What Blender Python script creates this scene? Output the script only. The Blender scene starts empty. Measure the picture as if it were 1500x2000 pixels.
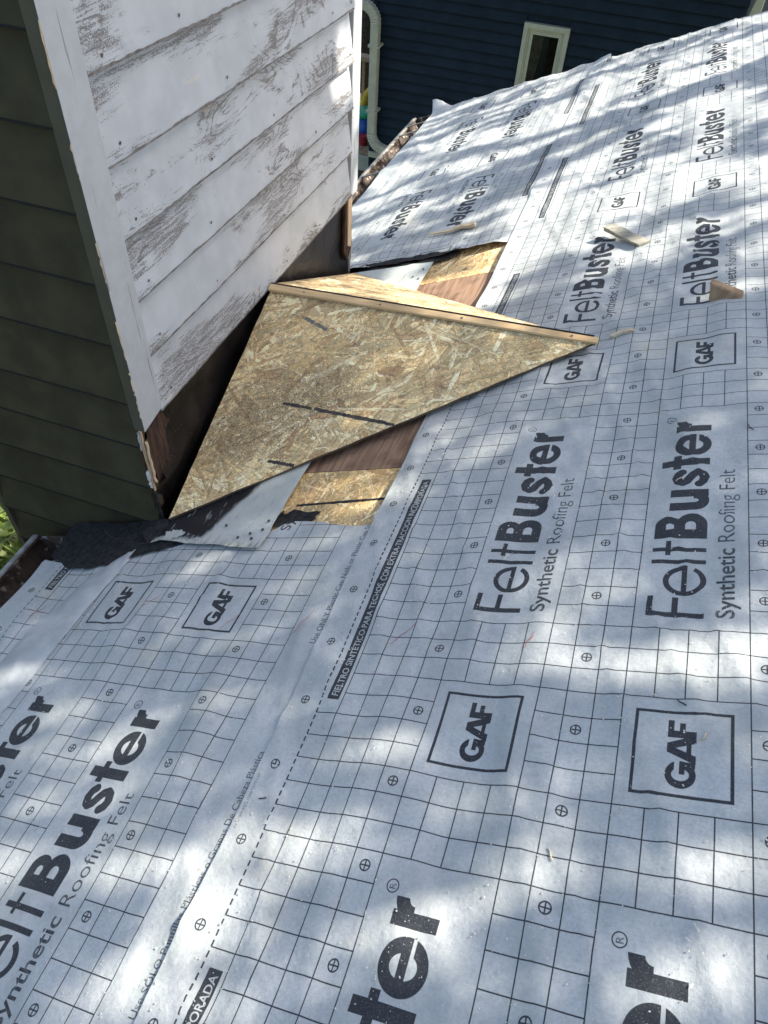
import bpy, bmesh, math, random
import numpy as np
from mathutils import Vector, Matrix, Quaternion

random.seed(7)
rng = np.random.default_rng(11)
scn = bpy.context.scene
C = 0.05                                   # one printed grid square of the felt, in metres

# ------------------------------------------------------------------ camera, light, exposure
cam_d = bpy.data.cameras.new('camera')
cam = bpy.data.objects.new('camera', cam_d)
scn.collection.objects.link(cam)
RWC = Matrix(((0.944918, 0.322982, 0.053035), (0.274634, -0.694226, -0.665302), (-0.178062, 0.643221, -0.744688)))
rot = (Matrix(((1, 0, 0), (0, -1, 0), (0, 0, -1))) @ RWC).transposed()
cam.matrix_world = Matrix.Translation(Vector((5.7541, -10.6151, 27.698)) * C) @ rot.to_4x4()
cam_d.sensor_fit = 'VERTICAL'
cam_d.sensor_height = 24.0
cam_d.sensor_width = 18.0
cam_d.lens = 24.0 * 1418.2 / 2000.0
cam_d.clip_start = 0.02
cam_d.clip_end = 400
scn.camera = cam

SUN = Vector((0.60, 0.36, 0.715)).normalized()
world = bpy.data.worlds.new('World')
scn.world = world
world.use_nodes = True
wn = world.node_tree.nodes
wl = world.node_tree.links
wn.clear()
w_out = wn.new('ShaderNodeOutputWorld')
w_bg = wn.new('ShaderNodeBackground')
w_sky = wn.new('ShaderNodeTexSky')
w_sky.sky_type = 'NISHITA'
w_sky.sun_disc = False
w_sky.dust_density = 3.3
w_sky.sun_elevation = math.asin(SUN.z)
w_sky.sun_rotation = math.atan2(SUN.x, SUN.y)
w_bg.inputs['Strength'].default_value = 0.10
wl.new(w_sky.outputs['Color'], w_bg.inputs['Color'])
wl.new(w_bg.outputs['Background'], w_out.inputs['Surface'])

sun_d = bpy.data.lights.new('sun', 'SUN')
sun_d.energy = 5.0
sun_d.angle = math.radians(0.53)
sun_d.color = (1.0, 0.93, 0.82)
sun = bpy.data.objects.new('sun', sun_d)
sun.rotation_euler = SUN.to_track_quat('Z', 'Y').to_euler()
sun.location = SUN * 30
scn.collection.objects.link(sun)

scn.view_settings.view_transform = 'Standard'
scn.view_settings.look = 'None'
scn.view_settings.exposure = 1.38
scn.view_settings.gamma = 1
scn.view_settings.use_curve_mapping = False

# ------------------------------------------------------------------ frames of reference
EV = Vector((0.914748, 0.008201, 0.403942))      # up the slope, in the roof plane
EU = Vector((0.0, 0.999794, -0.020299))          # along the eave, away from the camera
EN = Vector((-0.404025, 0.018568, 0.914560))     # off the roof plane
SV = np.array(EV); SU = np.array(EU); SN = np.array(EN)


def P(v, u, n=0.0):
    return (EV * v + EU * u + EN * n) * C


def Wd(x, y, z):
    return Vector((x, y, z)) * C


# ------------------------------------------------------------------ helpers
def link(o):
    scn.collection.objects.link(o)
    return o


def tag(o, label=None, cat=None, group=None, kind=None):
    if label: o['label'] = label
    if cat: o['category'] = cat
    if group: o['group'] = group
    if kind: o['kind'] = kind
    return o


def empty(name, loc, label, cat, group=None):
    o = bpy.data.objects.new(name, None)
    o.location = loc
    o.empty_display_size = 0.05
    link(o)
    return tag(o, label, cat, group)


def obj(name, verts, faces, mat, parent=None, smooth=False, uv=None, kind=None):
    """verts in world metres; stored relative to the thing that owns the part."""
    off = Vector((0, 0, 0))
    p = parent
    while p is not None:
        off = off + p.location
        p = p.parent
    me = bpy.data.meshes.new(name)
    me.from_pydata([tuple(Vector(v) - off) for v in verts], [], [tuple(f) for f in faces])
    if smooth:
        me.polygons.foreach_set('use_smooth', [True] * len(me.polygons))
    if uv is not None:
        lay = me.uv_layers.new(name='UVMap')
        li = np.empty(len(me.loops), dtype=np.int32)
        me.loops.foreach_get('vertex_index', li)
        lay.data.foreach_set('uv', np.asarray(uv, dtype=np.float32)[li].ravel())
    mats = mat if isinstance(mat, (list, tuple)) else [mat]
    for m in mats: me.materials.append(m)
    me.update()
    o = bpy.data.objects.new(name, me)
    link(o)
    if parent is not None: o.parent = parent
    if kind: o['kind'] = kind
    return o


def hexa(name, b4, t4, mat, parent=None, bevel=0.0):
    """box from four bottom and four top corners, both counter-clockwise seen from outside the top."""
    vs = list(b4) + list(t4)
    fs = [(3, 2, 1, 0), (4, 5, 6, 7), (0, 1, 5, 4), (1, 2, 6, 5), (2, 3, 7, 6), (3, 0, 4, 7)]
    o = obj(name, vs, fs, mat, parent)
    fix(o, bevel)
    return o


def fix(o, bevel=0.0):
    bm = bmesh.new(); bm.from_mesh(o.data)
    bmesh.ops.recalc_face_normals(bm, faces=bm.faces)
    if bevel > 0:
        bmesh.ops.bevel(bm, geom=list(bm.edges), offset=bevel, segments=2, affect='EDGES', profile=0.5)
    bm.to_mesh(o.data); bm.free()


def boxw(name, a, b, mat, parent=None, bevel=0.0):
    x0, y0, z0 = a; x1, y1, z1 = b
    return hexa(name, [Wd(x0, y0, z0), Wd(x1, y0, z0), Wd(x1, y1, z0), Wd(x0, y1, z0)],
                [Wd(x0, y0, z1), Wd(x1, y0, z1), Wd(x1, y1, z1), Wd(x0, y1, z1)], mat, parent, bevel)


def boxr(name, a, b, mat, parent=None, bevel=0.0):
    v0, u0, n0 = a; v1, u1, n1 = b
    return hexa(name, [P(v0, u0, n0), P(v1, u0, n0), P(v1, u1, n0), P(v0, u1, n0)],
                [P(v0, u0, n1), P(v1, u0, n1), P(v1, u1, n1), P(v0, u1, n1)], mat, parent, bevel)


def prism(name, poly, thick, mat, parent=None, bevel=0.0):
    """polygon of world points extruded by the vector thick."""
    n = len(poly)
    vs = [Vector(p) for p in poly] + [Vector(p) + thick for p in poly]
    fs = [tuple(range(n - 1, -1, -1)), tuple(range(n, 2 * n))]
    fs += [(i, (i + 1) % n, n + (i + 1) % n, n + i) for i in range(n)]
    o = obj(name, vs, fs, mat, parent)
    fix(o, bevel)
    return o


def tube(name, pts, r, mat, parent=None, seg=10, sx=1.0, flat=None, cap=True):
    """sweep a round (or, with flat, rounded rectangular) section along points."""
    pts = [Vector(p) for p in pts]
    vs, fs = [], []
    t = (pts[1] - pts[0]).normalized()
    ref = Vector((0, 0, 1)) if abs(t.z) < 0.9 else Vector((0, 1, 0))
    nrm = t.cross(ref).normalized()
    ring = []
    for k in range(seg):
        a = 2 * math.pi * k / seg
        ca, sa = math.cos(a), math.sin(a)
        if flat:
            e = 0.35
            ca = math.copysign(abs(ca) ** e, ca) * flat; sa = math.copysign(abs(sa) ** e, sa)
        ring.append((ca, sa))
    for i, p in enumerate(pts):
        tn = (pts[min(i + 1, len(pts) - 1)] - pts[max(i - 1, 0)]).normalized()
        q = t.rotation_difference(tn)
        nrm = (q @ nrm).normalized(); t = tn
        bn = t.cross(nrm).normalized()
        rr = r[i] if isinstance(r, (list, tuple)) else r
        for ca, sa in ring:
            vs.append(p + nrm * (ca * rr) + bn * (sa * rr))
    for i in range(len(pts) - 1):
        for k in range(seg):
            a = i * seg + k; b = i * seg + (k + 1) % seg
            fs.append((a, b, b + seg, a + seg))
    if cap:
        fs.append(tuple(range(seg - 1, -1, -1)))
        fs.append(tuple(range((len(pts) - 1) * seg, len(pts) * seg)))
    return obj(name, vs, fs, mat, parent, smooth=not flat)


def hash2(ix, iy, seed):
    h = (ix.astype(np.int64) * 374761393 + iy.astype(np.int64) * 668265263 + seed * 974711) & 0xFFFFFFFF
    h = ((h ^ (h >> 13)) * 1274126177) & 0xFFFFFFFF
    h = h ^ (h >> 16)
    return (h & 0xFFFFFF) / float(0xFFFFFF)


def vnoise(x, y, seed=0):
    x = np.asarray(x, float); y = np.asarray(y, float)
    ix = np.floor(x); iy = np.floor(y)
    fx = x - ix; fy = y - iy
    fx = fx * fx * fx * (fx * (fx * 6 - 15) + 10); fy = fy * fy * fy * (fy * (fy * 6 - 15) + 10)
    a = hash2(ix, iy, seed); b = hash2(ix + 1, iy, seed); c = hash2(ix, iy + 1, seed); d = hash2(ix + 1, iy + 1, seed)
    return (a * (1 - fx) + b * fx) * (1 - fy) + (c * (1 - fx) + d * fx) * fy - 0.5


def wrinkle(v, u):
    """height of the felt's ripples over the deck, in cells."""
    v = np.asarray(v, float); u = np.asarray(u, float)
    w = vnoise(v * 0.55 + u * 0.02, u * 0.10, 1) * 0.25
    w += vnoise(v * 0.22, u * 0.17, 2) * 0.20
    w += vnoise(v * 1.05 + u * 0.12, u * 0.33, 3) * 0.07
    r = 1 - np.abs(vnoise(v * 0.42 + u * 0.16, u * 0.07 + 3.1, 4)) * 7
    w += np.clip(r, 0, 1) ** 2 * 0.14
    r = 1 - np.abs(vnoise(v * 0.5 - u * 0.22, u * 0.10 + v * 0.2, 9)) * 8
    w += np.clip(r, 0, 1) ** 2 * 0.07 * np.clip(vnoise(v * 0.1, u * 0.1, 10) * 4, 0, 1)
    w += vnoise(v * 1.6 - u * 0.05, u * 0.16, 5) * 0.05 + vnoise(v * 2.6, u * 1.4, 6) * 0.015
    t = np.clip((u - 10.4) / 1.6, 0, 1) * np.clip((-6.0 - v) / 1.5, 0, 1) * np.clip((44.5 - u) / 2, 0, 1)
    return np.clip(w, -0.19, 0.34) * (1 - 0.85 * t)


# ------------------------------------------------------------------ materials
def new_mat(name):
    m = bpy.data.materials.new(name)
    m.use_nodes = True
    nt = m.node_tree
    b = nt.nodes['Principled BSDF']
    return m, nt, b


class G:
    def __init__(s, nt): s.nt = nt

    def n(s, typ, **kw):
        o = s.nt.nodes.new('ShaderNode' + typ)
        for k, v in kw.items():
            if k.startswith('i_'):
                key = k[2:]
                key = int(key) if key.isdigit() else key.replace('_', ' ')
                if hasattr(v, 'is_output'): s.nt.links.new(v, o.inputs[key])
                else: o.inputs[key].default_value = v
            else: setattr(o, k, v)
        return o

    def math(s, op, a, b=None, clamp=False):
        o = s.nt.nodes.new('ShaderNodeMath'); o.operation = op; o.use_clamp = clamp
        for i, v in enumerate((a, b)):
            if v is None: continue
            if hasattr(v, 'is_output'): s.nt.links.new(v, o.inputs[i])
            else: o.inputs[i].default_value = v
        return o.outputs[0]

    def mix(s, f, a, b, blend='MIX'):
        o = s.nt.nodes.new('ShaderNodeMix'); o.data_type = 'RGBA'; o.blend_type = blend
        for i, v in ((0, f), (6, a), (7, b)):
            if hasattr(v, 'is_output'): s.nt.links.new(v, o.inputs[i])
            elif i == 0: o.inputs[0].default_value = v
            else: o.inputs[i].default_value = (*v, 1) if len(v) == 3 else v
        return o.outputs[2]

    def ramp(s, f, lo, hi):
        o = s.nt.nodes.new('ShaderNodeMapRange'); o.interpolation_type = 'SMOOTHSTEP'
        s.nt.links.new(f, o.inputs[0]); o.inputs[1].default_value = lo; o.inputs[2].default_value = hi
        return o.outputs[0]

    def noise(s, vec, scale, detail=4, rough=0.55, dist=0.0):
        o = s.nt.nodes.new('ShaderNodeTexNoise')
        s.nt.links.new(vec, o.inputs['Vector'])
        o.inputs['Scale'].default_value = scale; o.inputs['Detail'].default_value = detail
        o.inputs['Roughness'].default_value = rough; o.inputs['Distortion'].default_value = dist
        return o.outputs['Fac']

    def mapping(s, vec, sc=(1, 1, 1), rot=(0, 0, 0), loc=(0, 0, 0)):
        o = s.nt.nodes.new('ShaderNodeMapping')
        s.nt.links.new(vec, o.inputs['Vector'])
        o.inputs['Scale'].default_value = sc; o.inputs['Rotation'].default_value = rot; o.inputs['Location'].default_value = loc
        return o.outputs[0]

    def pos(s): return s.nt.nodes.new('ShaderNodeNewGeometry').outputs['Position']

    def objrand(s): return s.nt.nodes.new('ShaderNodeObjectInfo').outputs['Random']

    def shifted(s, amt=7.0):
        """position moved by a per-object random offset, so boards never repeat."""
        p = s.pos(); r = s.objrand()
        cx = s.n('CombineXYZ', i_0=s.math('MULTIPLY', r, amt), i_1=s.math('MULTIPLY', r, amt * 2.3), i_2=s.math('MULTIPLY', r, amt * 0.7))
        a = s.n('VectorMath', operation='ADD', i_0=p, i_1=cx.outputs[0])
        return a.outputs[0]

    def bump(s, h, strength, dist, bsdf):
        o = s.n('Bump', i_Height=h)
        o.inputs['Strength'].default_value = strength; o.inputs['Distance'].default_value = dist
        s.nt.links.new(o.outputs[0], bsdf.inputs['Normal'])


def setc(nt, b, c):
    if hasattr(c, 'is_output'): nt.links.new(c, b.inputs['Base Color'])
    else: b.inputs['Base Color'].default_value = (*c, 1)


def mottled(name, col, var=0.25, scale=20, rough=0.6, bump=0.2, bdist=0.002, metal=0.0, dark=None, spec=0.4):
    m, nt, b = new_mat(name); g = G(nt)
    p = g.shifted()
    n1 = g.noise(p, scale, 6); n2 = g.noise(p, scale * 6, 4)
    lo = tuple(c * (1 - var) for c in col); hi = tuple(min(1, c * (1 + var)) for c in col)
    c = g.mix(g.ramp(n1, 0.3, 0.7), lo, hi)
    if dark: c = g.mix(g.ramp(n2, 0.58, 0.7), c, dark)
    setc(nt, b, c)
    b.inputs['Roughness'].default_value = rough; b.inputs['Metallic'].default_value = metal
    b.inputs['Specular IOR Level'].default_value = spec
    g.bump(n2, bump, bdist, b)
    return m


# ---- pictures drawn by numpy: the printed felt and the strand board
SP = 96            # pixels per printed square
NP = 24 * SP       # one repeat of the print: 24 squares along the roll, 24 across


class Print:
    def __init__(s):
        s.A = np.zeros((NP, NP), np.float32)

    def box(s, u0, u1, v0, v1, pad=0.05):
        c0 = max(0, int((u0 - pad) * SP)); c1 = min(NP, int((u1 + pad) * SP) + 2)
        r0 = max(0, int((v0 + 2 - pad) * SP)); r1 = min(NP, int((v1 + 2 + pad) * SP) + 2)
        uu = (np.arange(c0, c1) + 0.5) / SP; vv = (np.arange(r0, r1) + 0.5) / SP - 2
        return slice(r0, r1), slice(c0, c1), uu[None, :], vv[:, None]

    def put(s, rs, cs, sd, val=1.0):
        cov = np.clip(0.5 - sd * SP, 0, 1)
        a = s.A[rs, cs]
        if val > 0: s.A[rs, cs] = np.maximum(a, cov * val)
        else: s.A[rs, cs] = a * (1 - cov)

    def rect(s, u0, u1, v0, v1, val=1.0):
        rs, cs, U, V = s.box(u0, u1, v0, v1)
        s.put(rs, cs, np.maximum(np.abs(U - (u0 + u1) / 2) - (u1 - u0) / 2, np.abs(V - (v0 + v1) / 2) - (v1 - v0) / 2), val)

    def ring(s, cu, cv, ru, rv, w, val=1.0, cut=None, wv=None):
        """elliptical ring of outer radii ru, rv; cut(U, V) -> True where erased."""
        rs, cs, U, V = s.box(cu - ru, cu + ru, cv - rv, cv + rv)
        wv = wv or w
        def ell(a, b):
            q = np.sqrt(((U - cu) / a) ** 2 + ((V - cv) / b) ** 2)
            return (q - 1) * min(a, b)
        sd = ell(ru, rv)
        if w < ru: sd = np.maximum(sd, -ell(ru - w, rv - wv))
        if cut is not None: sd = np.where(cut(U, V), 1.0, sd)
        s.put(rs, cs, sd, val)

    def path(s, pts, w, val=1.0):
        pts = np.array(pts, float)
        rs, cs, U, V = s.box(pts[:, 0].min() - w, pts[:, 0].max() + w, pts[:, 1].min() - w, pts[:, 1].max() + w)
        sd = np.full((V.shape[0], U.shape[1]), 9.0)
        for a, b in zip(pts[:-1], pts[1:]):
            d = b - a; L2 = (d ** 2).sum()
            t = np.clip(((U - a[0]) * d[0] + (V - a[1]) * d[1]) / L2, 0, 1)
            sd = np.minimum(sd, np.hypot(U - a[0] - t * d[0], V - a[1] - t * d[1]))
        s.put(rs, cs, sd - w / 2, val)

    def poly(s, pts, val=1.0):
        pts = np.array(pts, float)
        rs, cs, U, V = s.box(pts[:, 0].min(), pts[:, 0].max(), pts[:, 1].min(), pts[:, 1].max())
        acc = np.zeros((V.shape[0], U.shape[1]))
        for du in (-0.25, 0.25):
            for dv in (-0.25, 0.25):
                ins = np.zeros(acc.shape, bool)
                uu = U + du / SP; vv = V + dv / SP
                for a, b in zip(pts, np.roll(pts, -1, 0)):
                    if a[1] == b[1]: continue
                    c = ((a[1] > vv) != (b[1] > vv)) & (uu < (b[0] - a[0]) * (vv - a[1]) / (b[1] - a[1]) + a[0])
                    ins ^= c
                acc += ins * 0.25
        a = s.A[rs, cs]
        s.A[rs, cs] = np.maximum(a, acc * val) if val > 0 else a * (1 - acc)

    def text(s, body, u0, u1, vbase, cap, bold=0.0, val=1.0):
        cu = bpy.data.curves.new('t', 'FONT'); cu.body = body; cu.offset = bold; cu.resolution_u = 4
        o = bpy.data.objects.new('t', cu); scn.collection.objects.link(o)
        dg = bpy.context.evaluated_depsgraph_get()
        me = bpy.data.meshes.new_from_object(o.evaluated_get(dg))
        me.calc_loop_triangles()
        co = np.array([v.co[:2] for v in me.vertices]); tris = np.array([t.vertices[:] for t in me.loop_triangles])
        bpy.data.objects.remove(o); bpy.data.curves.remove(cu); bpy.data.meshes.remove(me)
        x0, x1 = co[:, 0].min(), co[:, 0].max()
        co[:, 0] = u0 + (co[:, 0] - x0) / (x1 - x0) * (u1 - u0)
        co[:, 1] = vbase - co[:, 1] / 0.73 * cap
        for t in tris:
            a, b, c = co[t]
            rs, cs, U, V = s.box(min(a[0], b[0], c[0]), max(a[0], b[0], c[0]), min(a[1], b[1], c[1]), max(a[1], b[1], c[1]), 0.01)
            if U.size == 0 or V.size == 0: continue
            ar = (b[0] - a[0]) * (c[1] - a[1]) - (b[1] - a[1]) * (c[0] - a[0])
            if abs(ar) < 1e-9: continue
            if ar < 0: b, c = c, b
            e = lambda p, q: ((U - p[0]) * (q[1] - p[1]) - (V - p[1]) * (q[0] - p[0])) / (np.hypot(*(q - p)) + 1e-9)
            s.put(rs, cs, np.maximum(np.maximum(e(a, b), e(b, c)), e(c, a)), val)


def draw_print():
    p = Print()
    lw = 0.043
    hl = lw / 2
    # lines along the roll
    for v in (1, 2, 3, 4, 5, 9, 10, 11, 12, 16, 17, 18, 19): p.rect(0, 24, v - hl, v + hl)
    for v in (6, 7, 8, 13, 14, 15):
        p.rect(4, 7, v - hl, v + hl); p.rect(21, 24, v - hl, v + hl)
    for k in range(24):
        full = k in (0, 4, 5, 6, 7, 21, 22, 23)
        segs = [(0, 19)] if full else [(0, 5), (9, 12), (16, 19)]
        for a, b in segs:
            p.rect(k - hl if k else 0, k + hl, a, b)
            if k == 0: p.rect(24 - hl, 24, a, b)
    x = 0.0
    while x < 24:                                                   # the dashed lap line
        p.rect(x, x + 0.21, -0.035, 0.035); x += 0.3333
    for k in range(8):
        for v in (-0.75, 4.5, 10.5, 16.5):
            u = 2.5 + 3 * k
            p.ring(u, v, 0.2, 0.2, 0.05); p.rect(u - 0.17, u + 0.17, v - 0.025, v + 0.025); p.rect(u - 0.025, u + 0.025, v - 0.17, v + 0.17)
    p.rect(2.3, 16.7, 0.06, 0.97, 0); p.rect(2.62, 16.45, 0.29, 0.83)
    p.text('FIELTRO SINT\u00c9TICO PARA TECHOS, CON EXTRA-TRACCION INCORPORADA', 2.8, 16.28, 0.72, 0.3, 0.008, 0)
    p.text('Use ONLY Plastic Cap Nails or Plastic Cap Staples', 0.1, 8.6, 20.62, 0.32, 0.006)
    p.text('Use S\u00d3LO Puntillas Pl\u00e1sticas o Grapas De Cabeza Pl\u00e1stica', 9.25, 18.75, 20.62, 0.32, 0.006)
    p.text('AV 27 00B 941B, 11226 CS P2 S 04', 20.8, 23.0, -1.2, 0.1, 0.0)
    for z in (5, 12):
        # maker's box
        p.rect(0.46, 3.52, z + 0.46, z + 3.52); p.rect(0.57, 3.41, z + 0.57, z + 3.41, 0)
        p.ring(1.24, z + 1.97, 0.47, 0.46, 0.26, cut=lambda U, V: (U > 1.34) & (V > z + 1.78) & (V < z + 1.94), wv=0.2)
        p.rect(1.25, 1.69, z + 1.93, z + 2.1); p.rect(1.47, 1.69, z + 1.93, z + 2.4)
        p.poly([(1.62, z + 2.41), (2.0, z + 1.53), (2.32, z + 1.53), (2.68, z + 2.41), (2.38, z + 2.41), (2.16, z + 1.8), (1.92, z + 2.41)])
        p.rect(1.85, 2.42, z + 2.12, z + 2.27)
        p.rect(2.53, 2.79, z + 1.53, z + 2.41); p.rect(2.53, 3.17, z + 1.53, z + 1.72); p.rect(2.53, 3.08, z + 1.89, z + 2.07)
        # the big word
        T, X, B = z + 0.43, z + 0.93, z + 2.47
        p.rect(7.58, 7.82, T, B); p.rect(7.58, 8.6, T, T + 0.22); p.rect(7.58, 8.57, z + 1.33, z + 1.55)
        p.ring(9.44, z + 1.72, 0.77, 0.79, 0.22, cut=lambda U, V: (U > 9.44) & (V > z + 1.81) & (V < z + 1.81 + (U - 9.44) * 0.42))
        p.rect(8.8, 10.08, z + 1.61, z + 1.81)
        p.rect(10.35, 10.57, T, B)
        p.rect(11.02, 11.24, T, B); p.rect(10.82, 11.61, X, X + 0.2)
        p.rect(11.77, 12.6, T, B); p.ring(12.56, z + 0.97, 0.52, 0.54, 9); p.ring(12.62, z + 1.86, 0.63, 0.61, 9)
        p.rect(12.3, 12.52, z + 0.87, z + 1.18, 0); p.ring(12.5, z + 1.025, 0.16, 0.155, 9, 0)
        p.rect(12.3, 12.58, z + 1.62, z + 2.03, 0); p.ring(12.56, z + 1.825, 0.21, 0.205, 9, 0)
        p.rect(13.48, 13.98, X, z + 1.9); p.rect(14.35, 14.83, X, B)
        p.ring(14.1, z + 1.9, 0.62, 0.6, 0.5, cut=lambda U, V: V < z + 1.88, wv=0.42)
        p.path([(16.0, z + 1.33), (15.88, z + 1.2), (15.62, z + 1.13), (15.36, z + 1.22), (15.27, z + 1.4), (15.38, z + 1.56), (15.62, z + 1.68), (15.86, z + 1.83), (15.96, z + 2.02), (15.86, z + 2.2), (15.6, z + 2.29), (15.33, z + 2.22), (15.2, z + 2.08)], 0.4)
        p.rect(16.49, 16.96, T, B); p.rect(16.27, 17.24, X, X + 0.34)
        p.ring(17.97, z + 1.72, 0.82, 0.79, 0.46, cut=lambda U, V: (U > 17.97) & (V > z + 1.84) & (V < z + 1.96), wv=0.36)
        p.rect(17.4, 18.6, z + 1.55, z + 1.84)
        p.rect(19.0, 19.46, X, B)
        p.ring(19.86, z + 1.6, 0.68, 0.68, 0.45, cut=lambda U, V: (U > 19.84) | (V > z + 1.6))
        p.ring(20.09, z + 0.67, 0.22, 0.22, 0.04); p.text('R', 20.0, 20.18, z + 0.78, 0.22, 0.01)
        p.text('Synthetic', 7.6, 11.22, z + 3.49, 0.66, 0.016)
        p.text('Roofing Felt', 11.6, 16.08, z + 3.49, 0.66, -0.003)
    return p.A


def image_from(name, arr, color=False):
    h, w = arr.shape[:2]
    im = bpy.data.images.new(name, w, h, alpha=False, float_buffer=False)
    im.colorspace_settings.name = 'sRGB' if color else 'Non-Color'
    px = np.ones((h, w, 4), np.float32)
    px[..., :3] = arr if color else arr[..., None]
    im.pixels.foreach_set(px.ravel())
    im.update()
    im.pack()
    return im


def draw_strands(N=1536):
    """strand board: thousands of overlapping wood flakes, 1 px = 1 mm, sRGB values."""
    r = np.random.default_rng(5)
    img = np.empty((N, N, 3), np.float32); img[:] = (0.66, 0.56, 0.40)
    pal = np.array([(0.76, 0.66, 0.47), (0.71, 0.60, 0.41), (0.80, 0.71, 0.53), (0.68, 0.57, 0.40), (0.74, 0.63, 0.45), (0.70, 0.61, 0.44), (0.60, 0.48, 0.33), (0.86, 0.79, 0.63)])
    M = 15000
    for i in range(M):
        L = r.uniform(10, 50) if r.random() < 0.75 else r.uniform(50, 115)
        wd = r.uniform(1.6, 7) if r.random() < 0.78 else r.uniform(7, 14)
        th = r.normal(0, 0.5) + (0 if r.random() < 0.55 else r.uniform(0, math.pi))
        cx, cy = r.uniform(0, N, 2)
        R = int(max(abs(math.cos(th)) * L + abs(math.sin(th)) * wd, abs(math.sin(th)) * L + abs(math.cos(th)) * wd) ) + 2
        xs = np.arange(int(cx) - R, int(cx) + R); ys = np.arange(int(cy) - R, int(cy) + R)
        X = (xs - cx)[None, :]; Y = (ys - cy)[:, None]
        a = X * math.cos(th) + Y * math.sin(th); b = -X * math.sin(th) + Y * math.cos(th)
        ends = L + 4 * np.sin(b * r.uniform(0.3, 0.9) + r.uniform(0, 6)) - np.abs(b) * r.uniform(0, 1.5)
        wid = wd + 1.2 * np.sin(a * r.uniform(0.05, 0.12) + r.uniform(0, 6))
        m = np.clip(np.minimum(ends - np.abs(a), wid - np.abs(b)) + 0.5, 0, 1)
        col = pal[r.integers(0, len(pal))] * r.uniform(0.9, 1.08)
        gr = 1 + 0.09 * np.sin(b * r.uniform(0.9, 2.2) + 1.3 * np.sin(a * 0.04 + r.uniform(0, 6))) + r.normal(0, 0.025, a.shape)
        edge = np.where((np.minimum(ends - np.abs(a), wid - np.abs(b)) < 1.2) & (b > 0), 0.70, 1.0)
        f = (m * r.uniform(0.6, 1.0))[..., None]
        iy = ys % N; ix = xs % N
        sub = img[np.ix_(iy, ix)]
        img[np.ix_(iy, ix)] = sub * (1 - f) + (gr * edge)[..., None] * col * f
    # shredded fibres between and over the flakes
    for i in range(14000):
        L = r.uniform(4, 15); wd = r.uniform(0.8, 1.7); th = r.normal(0, 0.8) if r.random() < 0.6 else r.uniform(0, math.pi)
        cx, cy = r.uniform(0, N, 2); R = int(L) + 2
        xs = np.arange(int(cx) - R, int(cx) + R); ys = np.arange(int(cy) - R, int(cy) + R)
        X = (xs - cx)[None, :]; Y = (ys - cy)[:, None]
        a = X * math.cos(th) + Y * math.sin(th); b = -X * math.sin(th) + Y * math.cos(th)
        m = np.clip(np.minimum((L - np.abs(a)) * 0.4, wd - np.abs(b)) + 0.5, 0, 1)
        k = r.choice((0.86, 0.92, 1.08, 1.13))
        ix = np.ix_(ys % N, xs % N)
        img[ix] = img[ix] * (1 + (k - 1) * m[..., None])
    yy, xx = np.mgrid[0:N, 0:N]
    img *= (1 + 0.10 * vnoise(xx / 96, yy / 96, 21) + 0.16 * vnoise(xx / 5, yy / 5, 22) + r.normal(0, 0.03, (N, N)))[..., None]
    return np.clip(img, 0, 1)


PRINT_IMG = image_from('felt_print', draw_print())
STR = draw_strands()
OSB_IMG = image_from('strand_board', STR, True)


def felt_mat():
    m, nt, b = new_mat('felt'); g = G(nt)
    uv = g.n('UVMap'); uv.uv_map = 'UVMap'
    t = g.n('TexImage', i_Vector=uv.outputs[0]); t.image = PRINT_IMG; t.extension = 'REPEAT'
    p = g.pos()
    n1 = g.noise(p, 7, 5); n2 = g.noise(p, 45, 5); n3 = g.noise(p, 420, 3); n4 = g.noise(p, 2.3, 4)
    base = g.mix(g.ramp(n1, 0.3, 0.7), (0.425, 0.46, 0.455), (0.565, 0.595, 0.59))
    base = g.mix(g.math('MULTIPLY', g.ramp(n2, 0.55, 0.75), 0.4), base, (0.34, 0.355, 0.36))
    gr = g.noise(p, 190, 3, 0.7)
    base = g.mix(g.math('MULTIPLY', g.ramp(gr, 0.40, 0.66), 0.35), base, (0.34, 0.36, 0.355))
    # pale yellow saw dust trodden into some places
    dust = g.math('MULTIPLY', g.ramp(n4, 0.60, 0.76), g.ramp(n2, 0.36, 0.62))
    base = g.mix(g.math('MULTIPLY', dust, 0.55), base, (0.66, 0.61, 0.42))
    ink = g.mix(g.ramp(n3, 0.3, 0.7), (0.028, 0.032, 0.038), (0.05, 0.055, 0.062))
    wear = g.math('SUBTRACT', 1.0, g.math('MULTIPLY', g.ramp(n3, 0.60, 0.72), 0.22))
    f = g.math('MULTIPLY', t.outputs[0], wear)
    setc(nt, b, g.mix(f, base, ink))
    b.inputs['Roughness'].default_value = 0.62
    b.inputs['Specular IOR Level'].default_value = 0.3
    wv = g.mapping(p, (1, 1, 1))
    h = g.math('ADD', g.math('MULTIPLY', n3, 0.25), g.math('MULTIPLY', n2, 0.9))
    h = g.math('ADD', h, g.math('MULTIPLY', g.noise(p, 18, 3), 2.6))
    g.bump(h, 0.62, 0.0026, b)
    return m


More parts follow.
